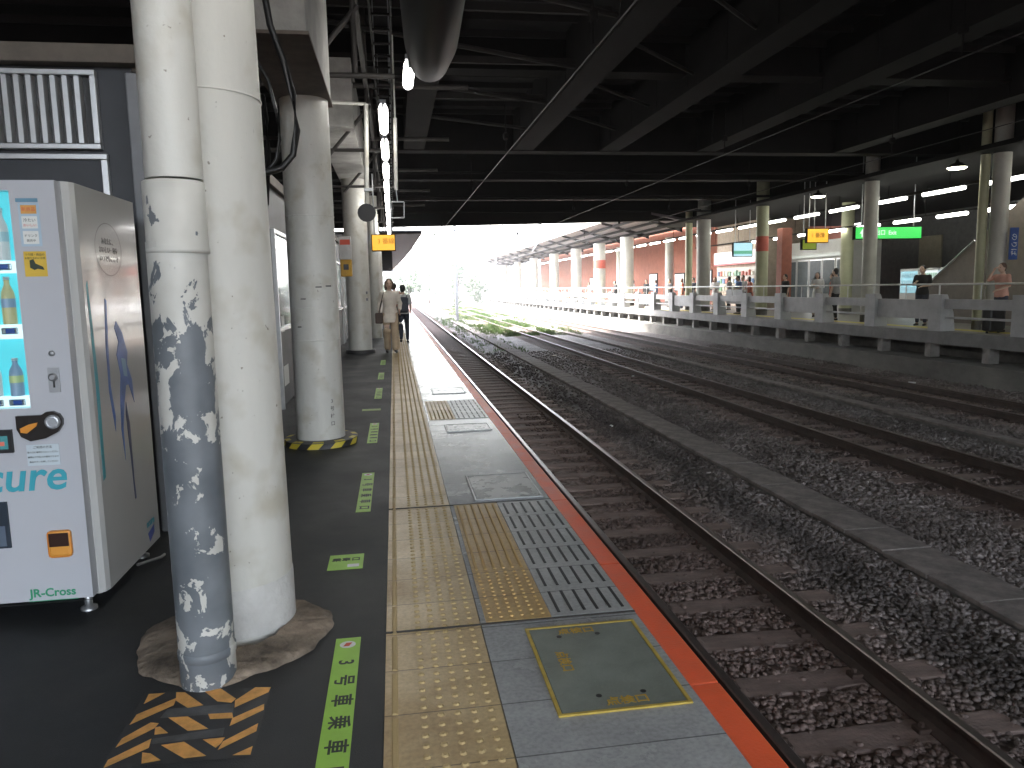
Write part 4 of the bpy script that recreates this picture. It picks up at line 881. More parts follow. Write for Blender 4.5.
# far signs
def hang_sign(x0, y0, x1, y1, Y_, panel, lab, name, words_=None, ink=None, top=6.2, group=None, rev=False, tsz=.2):
    a = at_y(x0, y0, Y_); b = at_y(x1, y1, Y_); rt = empty(name, ((a.x+b.x)/2, Y_, b.z), lab, 'sign', group)
    m = MB(); m.bbox(a.x-.03, b.x+.03, Y_+.005, Y_+.16, b.z-.03, a.z+.03, .01); world_part(m.build('case', dark_steel), rt)
    m = MB(); m.box(a.x, b.x, Y_-.001, Y_+.0045, b.z, a.z); world_part(m.build('panel', panel), rt)
    m = MB()
    for x_ in (a.x+.1*(b.x-a.x), b.x-.1*(b.x-a.x)): m.tube([(x_, Y_+.08, a.z+.03), (x_, Y_+.08, top)], .02, 6)
    split_build(m, 'hanger_rod', steel, rt)
    if words_: world_part(text('lettering', words_, tsz, ink, frame_m(((a.x+b.x)/2, Y_-.004, (a.z+b.z)/2), (1, 0, 0), (0, 0, 1)), bold=.004), rt)
    return rt, a, b
hang_sign(808, 229, 828, 242, 27, amber, 'glowing amber sign hanging over the opposite platform', 'platform_sign', '1 番線', mat('sign_ink2', (.4, .2, .02), .5), group='lit amber platform signs')
hang_sign(803, 240, 816, 249, 27.6, emit('lime_panel', (.35, .45, .05), .45), 'dim yellow green sign behind the amber sign', 'platform_sign')
grn = emit('green_panel', (.06, .72, .12), 1.0)
r_, a, b = hang_sign(856, 227.5, 921, 238, 24.5, grn, 'long glowing green exit sign with white arrow', 'exit_sign', None, None)
wem = emit('white_glow', (.85, 1, .9), 1.0)
h = a.z-b.z; m = MB(); xx = a.x+.25; zc = (a.z+b.z)/2
m.prism([(xx-.1, zc-.02), (xx, zc+.14), (xx+.1, zc-.02), (xx+.03, zc-.02), (xx+.03, zc-.14), (xx-.03, zc-.14), (xx-.03, zc-.02)][::-1], 'y', 24.49, 24.4985); world_part(m.build('arrow', wem), r_)
world_part(text('lettering', '出口  Exit', .2, wem, frame_m((a.x+1.15, 24.495, zc), (1, 0, 0), (0, 0, 1)), bold=.003), r_)
scr = emit('screen_cyan', (.45, .75, .85), 1.1)
r_, a, b = hang_sign(734, 243, 752, 256, 33, scr, 'pale blue lit display screen hanging by the kiosk', 'display_screen')
m = MB(); m.box(a.x, b.x, 32.994, 32.998, b.z+.1, b.z+.25); world_part(m.build('screen_line', emit('screen_green', (.2, .6, .4), .7)), r_)
# deck back wall and station buildings behind far platform
brick = mat('red_brown_wall', (.30, .10, .06), .8, var=.25, vscale=2)
rt = empty('brick_building', (22, 50, 0), 'red brown station wall behind the columns of the opposite platform', 'building')
m = MB(); m.box(22, 23, 43.8, 112, 0, 5.72); m.box(22, 27.5, 43.0, 43.79, 0, 6.24); world_part(m.build('wall', brick), rt)  # wall raised and cross wall added to shut out a daylight gap
wgl = emit('window_white', (.8, .85, .9), .9)
for k, (y0, y1, z0, z1, mm) in enumerate(((44.6, 45.4, .9, 2.4, wgl), (47, 49, 2.2, 3.2, slate), (50, 51.5, 1, 2.4, wgl), (55, 57, .9, 2.3, whitem), (61, 63, .9, 2.4, wgl), (69, 71, .9, 2.4, whitem), (80, 83, .9, 2.4, whitem))):
    m = MB(); m.bbox(21.93, 21.999, y0, y1, z0, z1, .01); w_ = m.build('window', dark_steel); world_part(w_, rt)
    m = MB(); m.box(21.915, 21.929, y0+.08, y1-.08, z0+.08, z1-.08); p_ = m.build('pane', mm); p_.parent = w_
rt = empty('kiosk', (18.8, 36.5, 0), 'small lit station kiosk with goods on shelves behind the waiting people', 'kiosk')
m = MB(); m.box(19.2, 22, 37.8, 43.0, 0, 6.2); world_part(m.build('wall', mat('kiosk_wall', (.35, .28, .22), .7)), rt)
m = MB(); m.box(19.12, 19.199, 38.0, 42.8, .95, 2.3); world_part(m.build('window', emit('kiosk_inside', (.55, .5, .42), .5)), rt)
goods = [emit('goods_%s' % n, c_, .35) for n, c_ in (('blue', (.2, .35, .6)), ('cream', (.8, .75, .6)), ('red', (.6, .15, .1)), ('green', (.2, .4, .25)))]  # packets glow by themselves as if lit inside the kiosk
for zz in (1.0, 1.42, 1.84):
    for k in range(12):
        m = MB(); y0 = 38.1+k*.39; hh = random.uniform(.18, .32); m.bbox(19.02, 19.11, y0, y0+random.uniform(.16, .27), zz, zz+hh, .01); world_part(m.build('packet', random.choice(goods)), rt)
m = MB(); m.box(19.0, 19.1, 37.8, 43.0, 2.55, 3.2); world_part(m.build('fascia', emit('fascia_white', (.9, .88, .85), .9)), rt)
m = MB(); m.box(18.985, 18.999, 37.8, 43.0, 2.47, 2.56); world_part(m.build('fascia_stripe', emit('fascia_red', (.8, .08, .1), .6)), rt)
rt = empty('waiting_room', (20, 30, 0), 'pale glazed waiting room beside the red brown pier', 'building')
m = MB(); m.box(20.6, 22, 31.6, 37.6, 0, 3.4); world_part(m.build('wall', mat('pale_wall', (.50, .50, .48), .6, var=.1)), rt)
for k in range(5):
    m = MB(); y0 = 31.75+k*1.15; m.bbox(20.55, 20.599, y0, y0+1.05, .4, 2.5, .01); w_ = m.build('window', alu); world_part(w_, rt)
    m = MB(); m.box(20.535, 20.549, y0+.06, y0+.99, .46, 2.44); p_ = m.build('pane', mat('room_glass%d' % k, (.10, .12, .13), .15)); p_.parent = w_
m = MB(); m.box(20.50, 20.58, 31.6, 37.6, 2.6, 2.75); world_part(m.build('fascia', emit('room_glow', (.7, .75, .7), .3)), rt)
rt = empty('square_pier', (18.2, 33.3, 0), 'square red brown pier between kiosk and waiting room', 'pier')
m = MB(); m.bbox(17.75, 18.25, 32.7, 33.2, 0, 3.9, .02); world_part(m.build('shaft', mat('red_pier', (.36, .12, .08), .7, var=.2)), rt)
m = MB(); m.bbox(17.72, 18.28, 32.67, 33.23, 0, .18, .02); world_part(m.build('base', conc_dark), rt)
# far vending machines
for i, (y0, col_) in enumerate(((at_x(948, 280, 20.3).y, (.35, .6, .75)), (at_x(929, 280, 20.3).y, (.75, .85, .88)), (at_x(909, 280, 20.3).y, (.3, .6, .7)))):
    rt = empty('vending_machine', (20.6, y0, 0), ('first lit vending machine behind the stairs of the opposite platform', 'pale lit vending machine in the middle of three on the opposite platform', 'last lit vending machine, below the green sign')[i], 'vending machine', 'lit vending machines on the opposite platform')
    m = MB(); m.bbox(20.3, 21.1, y0-.55, y0+.55, .05, 1.85, .02); world_part(m.build('body', vside), rt)
    m = MB(); m.box(20.285, 20.299, y0-.48, y0+.48, .9, 1.75); world_part(m.build('window', emit('far_display%d' % i, col_, 1.0)), rt)
    m = MB()
    for zz in (.95, 1.22, 1.5):
        for k in range(8): m.box(20.27, 20.284, y0-.42+k*.11, y0-.36+k*.11, zz, zz+.17)
    world_part(m.build('bottles', bmats[(i*2) % 7]), rt)
    m = MB(); m.box(20.285, 20.299, y0-.4, y0+.4, .25, .45); world_part(m.build('delivery_port', black), rt)
# stairs
rt = empty('staircase', (18.5, 18, 0), 'brown sided staircase rising behind the nearest far column', 'staircase')
SA, SB = at_x(928, 285, 18), at_x(976, 241, 18)
panel_m = mat('stair_panel', (.17, .145, .125), .6, var=.2)
m = MB(); m.prism([(SA.y+.3, 0), (SA.y+.3, SA.z), (SA.y, SA.z+.05), (SB.y, SB.z), (12.0, SB.z+(SB.z-SA.z)/(SA.y-SB.y)*(SB.y-12)), (12.0, 0)], 'x', 18.0, 18.12); world_part(m.build('side_panel', panel_m), rt)
m = MB()
for k in range(26): m.box(18.14, 20.4, 23.2-.30*(k+1), 23.2-.30*k, .001+.15*k, .15*(k+1))
world_part(m.build('steps', conc), rt)
m = MB(); m.tube([(17.95, SA.y, SA.z+.02), (17.95, SB.y, SB.z+.02)], .03, 8); world_part(m.build('handrail', steel), rt)
m = MB(); m.prism([(19.6, .25), (14.0, .25), (14.0, 2.4)], 'x', 17.90, 17.98); world_part(m.build('lower_panel', mat('stair_lower', (.26, .24, .20), .6, var=.2)), rt)
rt = empty('back_wall', (27, 20, 0), 'dark grey wall closing the space under the deck', 'wall')
m = MB(); m.box(27, 27.4, -30, 40.8, 0, 6.24); world_part(m.build('wall_face', mat('back_wall_grey', (.12, .12, .12), .8, var=.3)), rt)
rt2 = empty('back_wall', (-8.3, 10, 0), 'dark wall added behind the station office to block daylight', 'wall')
m = MB(); m.box(-8.4, -8.02, -30, 47, -.2, 6.24); world_part(m.build('wall_face', conc_dark), rt2)  # added to keep daylight from entering over the office
m = MB()
for k in range(9): m.bbox(26.9, 26.999, 2+4*k, 3.6+4*k, 1.9, 3.6, .02)
world_part(m.build('advert_panel', mat('advert_panel', (.26, .24, .17), .5, var=.2)), rt)
# far canopy
rt = empty('platform_canopy', (17.6, 80, 4.8), 'white edged butterfly roof over the daylit part of the opposite platform', 'canopy')
cg = mat('canopy_underside', (.17, .15, .17), .6, var=.2)
m = MB(); ya, yb = 41.5, 118
m.add([(14.2, ya+2, 5.75), (17.6, ya, 4.85), (21.8, ya, 5.75), (14.2, yb, 5.75), (17.6, yb, 4.85), (21.8, yb, 5.75), (14.2, ya+2, 5.87), (17.6, ya, 4.97), (21.8, ya, 5.87), (14.2, yb, 5.87), (17.6, yb, 4.97), (21.8, yb, 5.87)],
      [(0, 1, 4, 3), (1, 2, 5, 4), (6, 9, 10, 7), (7, 10, 11, 8), (0, 3, 9, 6), (2, 8, 11, 5), (0, 6, 7, 1), (1, 7, 8, 2), (3, 4, 10, 9), (4, 5, 11, 10)])
world_part(m.build('roof', cg), rt)
m = MB(); m.box(14.12, 14.19, ya+2, yb, 5.70, 5.93); world_part(m.build('fascia', mat('white_fascia', (.5, .5, .5), .5)), rt)
m = MB(); yy = ya+3
while yy < yb:
    m.add([(14.25, yy, 5.60), (17.6, yy, 4.6), (17.6, yy, 4.84), (14.25, yy, 5.73), (14.25, yy+.14, 5.60), (17.6, yy+.14, 4.6), (17.6, yy+.14, 4.84), (14.25, yy+.14, 5.73)], [(0, 1, 2, 3), (7, 6, 5, 4), (0, 4, 5, 1), (3, 2, 6, 7)]); yy += 6.1
split_build(m, 'rafter', dark_steel, rt)
m = MB()
for x_, z_ in ((14.9, 5.50), (15.7, 5.26), (16.5, 5.05), (17.1, 4.88)): m.box(x_, x_+.12, ya+2, yb, z_-.16, z_)
world_part(m.build('purlin', dark_steel), rt)
# ================================================================== WIRES, DISTANCE
wire_m = mat('wire', (.06, .06, .06), .4, .5)
for i, (x_, lab) in enumerate(((2.44, 'contact wire hanging over the near track'), (7.28, 'contact wire over the middle track'), (11.3, 'contact wire over the track by the opposite platform'))):
    rt = empty('overhead_wire', (x_, 20, 4.3), lab, 'overhead wire', 'overhead contact wires')
    m = MB(); m.tube([(x_+.1, 0, 4.25), (x_-.1, 46, 4.2), (x_+.1, 90, 4.2), (x_-.1, 200, 4.2)], .009, 6); world_part(m.build('contact_wire', wire_m), rt)
    m = MB(); m.tube([(x_, 47, 5.0), (x_, 68, 4.7), (x_, 90, 5.1), (x_, 145, 4.7), (x_, 200, 5.1)], .008, 6); world_part(m.build('carrier_wire', wire_m), rt)
    m = MB()
    for yy in (2, 9, 16, 23, 30, 37, 44): m.tube([(x_, yy, 4.25), (x_, yy, 5.2)], .012, 6); m.bbox(x_-.05, x_+.05, yy-.05, yy+.05, 4.5, 4.62, .02)
    split_build(m, 'insulator', dark_steel, rt)
gan = mat('gantry_grey', (.35, .36, .37), .5, .3)
for i, yy in enumerate((62, 100, 145)):
    rt = empty('catenary_gantry', (7, yy, 0), '%s steel gantry carrying wires across the tracks outside' % ('nearest', 'middle', 'furthest')[i], 'gantry', 'wire gantries outside')
    m = MB(); m.box(5.0, 5.22, yy, yy+.22, GZ, 7); m.box(14.0-.5, 14.2-.5, yy, yy+.22, GZ, 7) if i else None; world_part(m.build('mast', gan), rt)
    m = MB(); m.box(-1, 14.4, yy, yy+.15, 6.7, 6.85); m.box(-1, 14.4, yy, yy+.15, 6.1, 6.2)
    for k in range(15): m.box(-1+k, -.93+k, yy+.02, yy+.12, 6.2, 6.7)
    world_part(m.build('truss_beam', gan), rt)
    m = MB()
    for x_ in TRK: m.tube([(x_+.9, yy, 5.6), (x_, yy, 4.35)], .03, 6); m.tube([(x_+.9, yy, 6.1), (x_+.9, yy, 5.2)], .03, 6)
    split_build(m, 'bracket_arm', gan, rt)
# grass between the tracks
gm = mat('grass_green', (.10, .18, .04), .7, var=.5, vscale=.8)
m = MB()
def tuft(x, y, h, n):
    for _ in range(n):
        a = random.uniform(0, 6.28); px, py = x+random.uniform(-.12, .12), y+random.uniform(-.12, .12); w = random.uniform(.008, .02); hh = h*random.uniform(.5, 1.2); lx, ly = random.uniform(-.4, .4)*hh, random.uniform(-.4, .4)*hh
        m.add([(px-w*math.cos(a), py-w*math.sin(a), GZ), (px+w*math.cos(a), py+w*math.sin(a), GZ), (px+lx*.4+w*.6, py+ly*.4, GZ+hh*.6), (px+lx, py+ly, GZ+hh)], [(0, 1, 2), (0, 2, 3)])
for _ in range(5200):
    y = 40+75*random.random()**1.3; c0 = 7.0+.03*(y-35); x = random.gauss(c0, 1.5)
    if 3.2 < x < 10.6 and math.sin(x*1.7+y*.23)+math.sin(y*.41-x)+random.random() > -.1: tuft(x, y, random.uniform(.08, .26), 9)
for _ in range(500): tuft(random.uniform(3.4, 5.4), random.uniform(30, 70), random.uniform(.05, .18), 6)
tag(m.build('grass', gm), 'patchy bright green weeds growing between the tracks outside', kind='stuff')
# bushes and trees
leaf_ms = [mat('leaf_a', (.04, .08, .025), .6, var=.4, vscale=3), mat('leaf_b', (.06, .11, .035), .6, var=.4, vscale=3)]
bark = mat('bark', (.12, .09, .07), .9, var=.4)
def tree(x, y, z, h, r, n, lab, name='broadleaf_tree', cat='tree', trunk=True, grp='trees beyond the tracks'):
    rt = empty(name, (x, y, z), lab, cat, grp)
    m = MB(); blobs = [(random.gauss(0, r*.45), random.gauss(0, r*.45), h*random.uniform(.35 if trunk else .1, .95), r*random.uniform(.3, .55)) for _ in range(12)]
    for i in range(n):
        bx, by, bz, br = random.choice(blobs); d = Vector((random.gauss(0, 1), random.gauss(0, 1), random.gauss(0, 1))).normalized()*br*random.uniform(.5, 1.05)
        c = Vector((bx, by, bz))+d; s_ = random.uniform(.06, .16)*(1 if h < 4 else 1.7); u = Vector((random.gauss(0, 1), random.gauss(0, 1), random.gauss(0, 1))).normalized(); v = u.orthogonal().normalized()
        if c.z < .03: c.z = .05
        m.add([c-u*s_, c+v*s_*.5, c+u*s_, c-v*s_*.5], [(0, 1, 2, 3)], i % 2)
    m.build('crown', leaf_ms, rt)
    m = MB(); m.tube([(0, 0, -.05), (.05, 0, h*.3), (-.05, .1, h*.6), (0, 0, h*.85)], .1, 8, radii=[h*.03, h*.022, h*.014, h*.005])
    for k in range(4):
        a = k*1.6; m.tube([(0, 0, h*.35), (math.cos(a)*r*.6, math.sin(a)*r*.6, h*.7)], .05, 6, radii=[h*.012, h*.004])
    m.build('trunk', bark, rt)
tree(2.5, 128, GZ, 5.5, 2.6, 1500, 'pale green tree at the far end of the near platform')
tree(6.5, 140, GZ, 7, 3.0, 1700, 'rounded green tree in the middle of the distant trees')
tree(10.5, 125, GZ, 8, 2.2, 1700, 'tall narrow green tree left of the opposite platform end')
tree(13.2, 121, GZ, 4.5, 2.4, 1500, 'low dense bush at the end of the opposite platform', 'bush', 'bush', False, None)
tree(8.5, 108, GZ, 2.4, 1.7, 900, 'small bush beside the distant tracks', 'bush', 'bush', False, None)
tree(-1.5, 150, GZ, 6, 3.2, 1500, 'leafy tree beyond the near canopy')
tree(16, 150, GZ, 7, 3.5, 1500, 'wide tree behind the end of the opposite platform')
def block(x0, x1, y0, y1, h, lab, storeys, col_):
    rt = empty('apartment_block', ((x0+x1)/2, y0, GZ), lab, 'building', 'distant buildings')
    m = MB(); m.box(x0, x1, y0, y1, GZ, h); world_part(m.build('wall', mat('block_wall', col_, .8, var=.1, vscale=.3)), rt)
    sh_ = (h-GZ)/storeys; nx = int((x1-x0)/3)
    for s_ in range(storeys):
        m = MB(); z0 = GZ+s_*sh_; m.box(x0-.2, x1+.2, y0-1.1, y0-.001, z0+sh_*.98-.15, z0+sh_*.98); m.box(x0-.2, x1+.2, y0-1.1, y0-1.02, z0+sh_*.98, z0+sh_*.98+.9 if s_ < storeys-1 else z0+sh_*.98+.2); world_part(m.build('balcony', mat('balcony', (.5, .5, .48), .7)), rt)
        for k in range(nx):
            m = MB(); xx = x0+.6+k*3; m.box(xx, xx+1.8, y0-.04, y0-.002, z0+.6, z0+sh_*.8); world_part(m.build('window', slate), rt)
    m = MB(); m.box(x0+2, x0+5, y0+2, y0+5, h, h+2.2); world_part(m.build('stair_tower', conc), rt)
block(10, 24, 210, 225, 12, 'pale apartment block with balconies far beyond the tracks', 5, (.55, .54, .52))
block(-8, 4, 240, 255, 8.5, 'lower pale block left of the apartment block', 4, (.5, .5, .5))
block(30, 60, 200, 225, 15, 'long pale building behind the opposite canopy', 6, (.52, .5, .48))
# litter
for i, (px, py) in enumerate(((611, 426), (633, 376), (912, 383))):
    p = at_z(px, py, GZ+.03); rt = MB(); s_ = (.05, .045, .10)[i]
    bm = bmesh.new(); bmesh.ops.create_icosphere(bm, subdivisions=2, radius=s_)
    for v in bm.verts: v.co *= random.uniform(.6, 1.1); v.co.z *= .5
    bm.verts.index_update(); rt.add([v.co[:] for v in bm.verts], [[v.index for v in f.verts] for f in bm.faces]); bm.free()
    o = rt.build('crumpled_paper', whitem); o.location = p
    tag(o, ('crumpled white scrap on the ballast beside the near trough covers', 'tiny white scrap between the trough covers and the middle track', 'larger white scrap lying by the wall of the opposite platform')[i], 'litter', 'white litter on the ballast')
# ================================================================== PEOPLE
def voxel(m, size, smooth=2):
    me = D.meshes.new('tmp'); me.from_pydata(m.v, [], m.f); o = D.objects.new('tmp', me); COL.objects.link(o)
    md = o.modifiers.new('r', 'REMESH'); md.mode = 'VOXEL'; md.voxel_size = size; md.use_smooth_shade = True
    ms = o.modifiers.new('s', 'SMOOTH'); ms.factor = .5; ms.iterations = smooth
    bpy.context.view_layer.update()
    out = D.meshes.new_from_object(o.evaluated_get(bpy.context.evaluated_depsgraph_get()))
    D.objects.remove(o); D.meshes.remove(me); out.materials.clear(); return out
def ball(m, c, r, n=12):
    rx, ry, rz = r if isinstance(r, tuple) else (r, r, r); vs = [(c[0], c[1], c[2]-rz)]; k = n//2
    for i in range(1, k):
        a = -PI/2+PI*i/k; vs += [(c[0]+rx*math.cos(a)*math.cos(2*PI*j/n), c[1]+ry*math.cos(a)*math.sin(2*PI*j/n), c[2]+rz*math.sin(a)) for j in range(n)]
    vs.append((c[0], c[1], c[2]+rz)); L_ = len(vs)-1; fs = [(0, 1+(j+1) % n, 1+j) for j in range(n)]
    for i in range(k-2): fs += [(1+i*n+j, 1+i*n+(j+1) % n, 1+(i+1)*n+(j+1) % n, 1+(i+1)*n+j) for j in range(n)]
    fs += [(L_, 1+(k-2)*n+j, 1+(k-2)*n+(j+1) % n) for j in range(n)]
    m.add(vs, fs, 0, True)
def limb(m, pts, rad):
    m.tube(pts, .1, 12, radii=rad)
    for p, r in zip(pts, rad): ball(m, p, r)
def loft(m, rings, n=20):
    vs = [(rx*math.cos(2*PI*k/n), yo+ry*math.sin(2*PI*k/n), z) for z, rx, ry, yo in rings for k in range(n)]
    fs = [(i*n+k, i*n+(k+1) % n, (i+1)*n+(k+1) % n, (i+1)*n+k) for i in range(len(rings)-1) for k in range(n)]
    m.add(vs, fs+[list(range(n))[::-1], list(range((len(rings)-1)*n, len(rings)*n))], 0, True)
def lerp(a, b, t): return Vector(a)*(1-t)+Vector(b)*t
POSES = {
 # side -1 = person's right (at -x when facing -y ... mirrored for us), y- is forward
 'walk': dict(legs=(((-.09, -.13, .50), (-.085, .02, .09)), ((.09, -.16, .52), (.09, -.30, .10))), arms=(((-.235, .10, 1.15), (-.245, .04, .92)), ((.235, -.03, 1.14), (.21, -.20, .98))), head=0.),
 'stride': dict(legs=(((-.09, -.10, .50), (-.09, -.14, .08)), ((.09, -.02, .50), (.085, .16, .12))), arms=(((-.22, .02, 1.14), (-.20, -.12, .95)), ((.22, .06, 1.14), (.23, .0, .90))), head=0.),
 'stand': dict(legs=(((-.09, -.02, .50), (-.10, .0, .08)), ((.09, -.02, .50), (.11, -.01, .08))), arms=(((-.22, .02, 1.14), (-.22, -.03, .88)), ((.22, .02, 1.14), (.22, -.03, .88))), head=0.),
 'phone': dict(legs=(((-.09, -.02, .50), (-.10, .0, .08)), ((.09, -.02, .50), (.11, -.01, .08))), arms=(((-.22, -.03, 1.14), (-.08, -.24, 1.22)), ((.22, .0, 1.14), (.08, -.22, 1.10))), head=.035),
 'call': dict(legs=(((-.09, -.02, .50), (-.10, .0, .08)), ((.09, -.02, .50), (.11, -.01, .08))), arms=(((-.27, -.16, 1.28), (-.13, -.14, 1.50)), ((.22, .0, 1.14), (.10, -.20, 1.05))), head=.01),
}
cache = {}
def figure(pose, hi, cloth):
    key = (pose, hi, cloth)
    if key in cache: return cache[key]
    P = POSES[pose]; vz = .0095 if hi else .016; out = {}
    sh = [(-.17, .01, 1.375), (.17, .01, 1.375)]; hp = [(-.085, .01, .90), (.085, .01, .90)]; hd = P['head']
    b = MB()
    torso = [(.84, .12, .10, .01), (.90, .158, .115, .01), (.97, .150, .11, .01), (1.06, .128, .098, .005), (1.16, .138, .105, .0), (1.27, .158, .112, .0), (1.36, .165, .10, .01), (1.41, .10, .075, .015), (1.44, .055, .055, .015)]
    loft(b, torso); limb(b, [(0, .015, 1.40), (0, .005-hd*.4, 1.50)], [.056, .052])
    hc = (0, -.012-hd, 1.585-hd*.4)
    ball(b, hc, (.076, .092, .112), 20); ball(b, (0, hc[1]-.045, hc[2]-.055), (.052, .045, .052), 14)
    limb(b, [(0, hc[1]-.088, hc[2]+.012), (0, hc[1]-.104, hc[2]-.018)], [.009, .014])
    for s in (-1, 1): ball(b, (s*.077, hc[1]+.008, hc[2]-.005), (.012, .018, .030), 10)
    for i, s in enumerate((-1, 1)):
        el, wr = P['arms'][i]; limb(b, [sh[i], lerp(sh[i], el, .5), el, lerp(el, wr, .4), wr], [.050, .044, .036, .036, .024])
        d = (Vector(wr)-Vector(el)).normalized(); fw = Vector((0, -1, 0)); fw = (fw-d*fw.dot(d)).normalized(); sd_ = d.cross(fw)*(-s)
        palm = Vector(wr)+d*.05; limb(b, [wr, palm-fw*.0], [.022, .026]); limb(b, [palm-fw*.022, palm+fw*.022+d*.015], [.018, .018])
        for q, (off, ln) in enumerate(((-.030, .055), (-.010, .068), (.011, .072), (.031, .064))):
            r0 = palm+fw*off+d*.025; r1 = r0+d*ln*.5+sd_*.010; r2 = r0+d*ln*.9+sd_*.030; limb(b, [r0, r1, r2], [.0105, .0095, .0085])
        t0 = palm+fw*.03-d*.01; limb(b, [t0, t0+fw*.022+d*.025+sd_*.008, t0+fw*.026+d*.05+sd_*.02], [.012, .011, .009])
        kn, an = P['legs'][i]; limb(b, [hp[i], lerp(hp[i], kn, .5), kn, lerp(kn, an, .35), an], [.085, .072, .052, .050, .034])
        limb(b, [an, (an[0]+.0, an[1]+.02, an[2]-.04), (an[0]+(-1, 1)[i]*.015, an[1]-.14, an[2]-.055)], [.034, .034, .022])
    out['body'] = voxel(b, vz)
    t = MB(); w_ = .022
    loft(t, ([(.86, .175, .13, .01)] if cloth != 'long' else [(.70, .188, .19, -.02), (.80, .188, .165, -.01)]) + [(z, rx+w_, ry+w_, yo) for z, rx, ry, yo in torso if z > .88 and z < 1.42]+[(1.425, .09, .075, .015)])
    for i in (0, 1):
        el, wr = P['arms'][i]; e2 = lerp(el, wr, .75) if cloth == 'long' else lerp(sh[i], el, .8)
        pts = [sh[i], lerp(sh[i], el, .5)] + ([Vector(el)] if cloth == 'long' else []) + [e2]; limb(t, pts, ([.062, .060, .056, .050] if cloth == 'long' else [.062, .060, .058]))
    out['top'] = voxel(t, vz*1.2)
    g_ = MB(); wide = cloth == 'long'
    loft(g_, [(.82, .15, .125, .01), (.90, .172, .128, .01), (.99, .158, .12, .01), (1.02, .148, .112, .005)])
    for i in (0, 1):
        kn, an = P['legs'][i]; a2 = (an[0], an[1], an[2]+.03)
        limb(g_, [hp[i], lerp(hp[i], kn, .5), kn, lerp(kn, a2, .5), a2], [.102, .098, .088, .084, .082] if wide else [.096, .084, .066, .060, .050])
    out['trousers'] = voxel(g_, vz*1.2)
    s_ = MB()
    for i in (0, 1):
        an = P['legs'][i][1]; limb(s_, [(an[0], an[1]+.035, an[2]-.045), (an[0]+(-1, 1)[i]*.01, an[1]-.06, an[2]-.05), (an[0]+(-1, 1)[i]*.015, an[1]-.15, an[2]-.06)], [.040, .040, .028])
    out['shoes'] = voxel(s_, vz)
    h = MB(); ball(h, (0, hc[1]+.022, hc[2]+.028), (.090, .092, .104), 18)
    if cloth == 'long':
        ball(h, (0, hc[1]+.045, hc[2]-.05), (.098, .068, .10), 16)
        for s in (-1, 1): limb(h, [(s*.078, hc[1]+.0, hc[2]+.04), (s*.09, hc[1]+.0, hc[2]-.06), (s*.085, hc[1]-.012, hc[2]-.125)], [.028, .032, .022])
    else: ball(h, (0, hc[1]+.045, hc[2]-.03), (.078, .055, .075), 14)
    out['hair'] = voxel(h, vz*1.1)
    f = MB(); 
    for s in (-1, 1): ball(f, (s*.030, hc[1]-.087, hc[2]+.008), (.014, .008, .007), 8)
    out['eyes'] = f.v, f.f
    f = MB(); ball(f, (0, hc[1]-.091, hc[2]-.052), (.022, .008, .006), 8); out['mouth'] = f.v, f.f
    cache[key] = out; return out
skin_m = mat('skin', (.62, .43, .33), .5, var=.06); hair_br = mat('hair_brown', (.09, .045, .028), .45, var=.3, vscale=30); hair_bk = mat('hair_black', (.018, .016, .016), .4, var=.3, vscale=30)
eye_m = mat('eye_dark', (.03, .025, .02), .2); lip_m = mat('lip', (.40, .15, .13), .5)
def person(x, y, z, h, rz, pose, cloth, hi, top, bottom, hair, shoes, lab, group=None):
    fig = figure(pose, hi, cloth); s = h/1.70; rt = empty('person', (x, y, z), lab, 'person', group, rz); rt.scale = (s, s, s)
    for nm, m_ in (('body', skin_m), ('top', top), ('trousers', bottom), ('shoes', shoes), ('hair', hair)):
        me = fig[nm].copy(); me.materials.append(m_); o = D.objects.new({'top': 'shirt'}.get(nm, nm), me); COL.objects.link(o); o.parent = rt
        for pg in me.polygons: pg.use_smooth = True
    for nm, m_ in (('eyes', eye_m), ('mouth', lip_m)):
        q = MB(); q.add(fig[nm][0], fig[nm][1], 0, True); q.build(nm, m_, rt)
    return rt
def cloth_m(n, c_): return mat('cloth_'+n, c_, .85, var=.15, vscale=6)
cream = cloth_m('cream', (.75, .68, .60)); khaki = cloth_m('khaki', (.50, .38, .26)); whitec = cloth_m('white', (.68, .68, .68)); navy = cloth_m('navy', (.035, .04, .065)); blackc = cloth_m('black', (.02, .02, .022))
greyc = cloth_m('grey', (.28, .28, .28)); beige = cloth_m('beige', (.45, .38, .30)); rust = cloth_m('rust', (.40, .12, .08)); bluec = cloth_m('blue', (.12, .2, .38)); peach = cloth_m('peach', (.6, .33, .26))
shoe = mat('shoe_black', (.02, .02, .02), .4); shoew = mat('shoe_white', (.6, .6, .6), .5)
person(-.10, 17.55, 0, 1.68, .03, 'walk', 'long', True, cream, khaki, hair_br, shoe, 'woman in cream blouse and wide khaki trousers walking towards the camera on the platform')
person(.24, 20.6, 0, 1.56, PI-.05, 'stride', 'short', True, whitec, navy, hair_bk, shoe, 'person in white shirt and navy trousers seen from behind, wearing a dark backpack')
person(.02, 27.5, 0, 1.66, PI, 'stand', 'short', False, rust, blackc, hair_bk, shoe, 'dark haired person half hidden behind the woman in cream')
rt = empty('shoulder_bag', (-.33, 17.5, .80), 'dark brown shoulder bag hanging at the hip of the woman in cream', 'bag')
m = MB(); m.bbox(-.11, .07, -.06, .06, -.13, .12, .03); m.build('pouch', mat('bag_brown', (.06, .035, .025), .5), rt)
m = MB(); m.tube([(-.02, .05, .1), (.06, .06, .4), (.10, .02, .58), (.08, -.10, .50), (.02, -.08, .3), (-.02, -.05, .1)], .010, 8); m.build('strap', mat('bag_strap', (.05, .03, .02), .5), rt)
rt = empty('backpack', (.24, 20.42, 1.02), 'dark blue backpack on the back of the person in the white shirt', 'backpack')
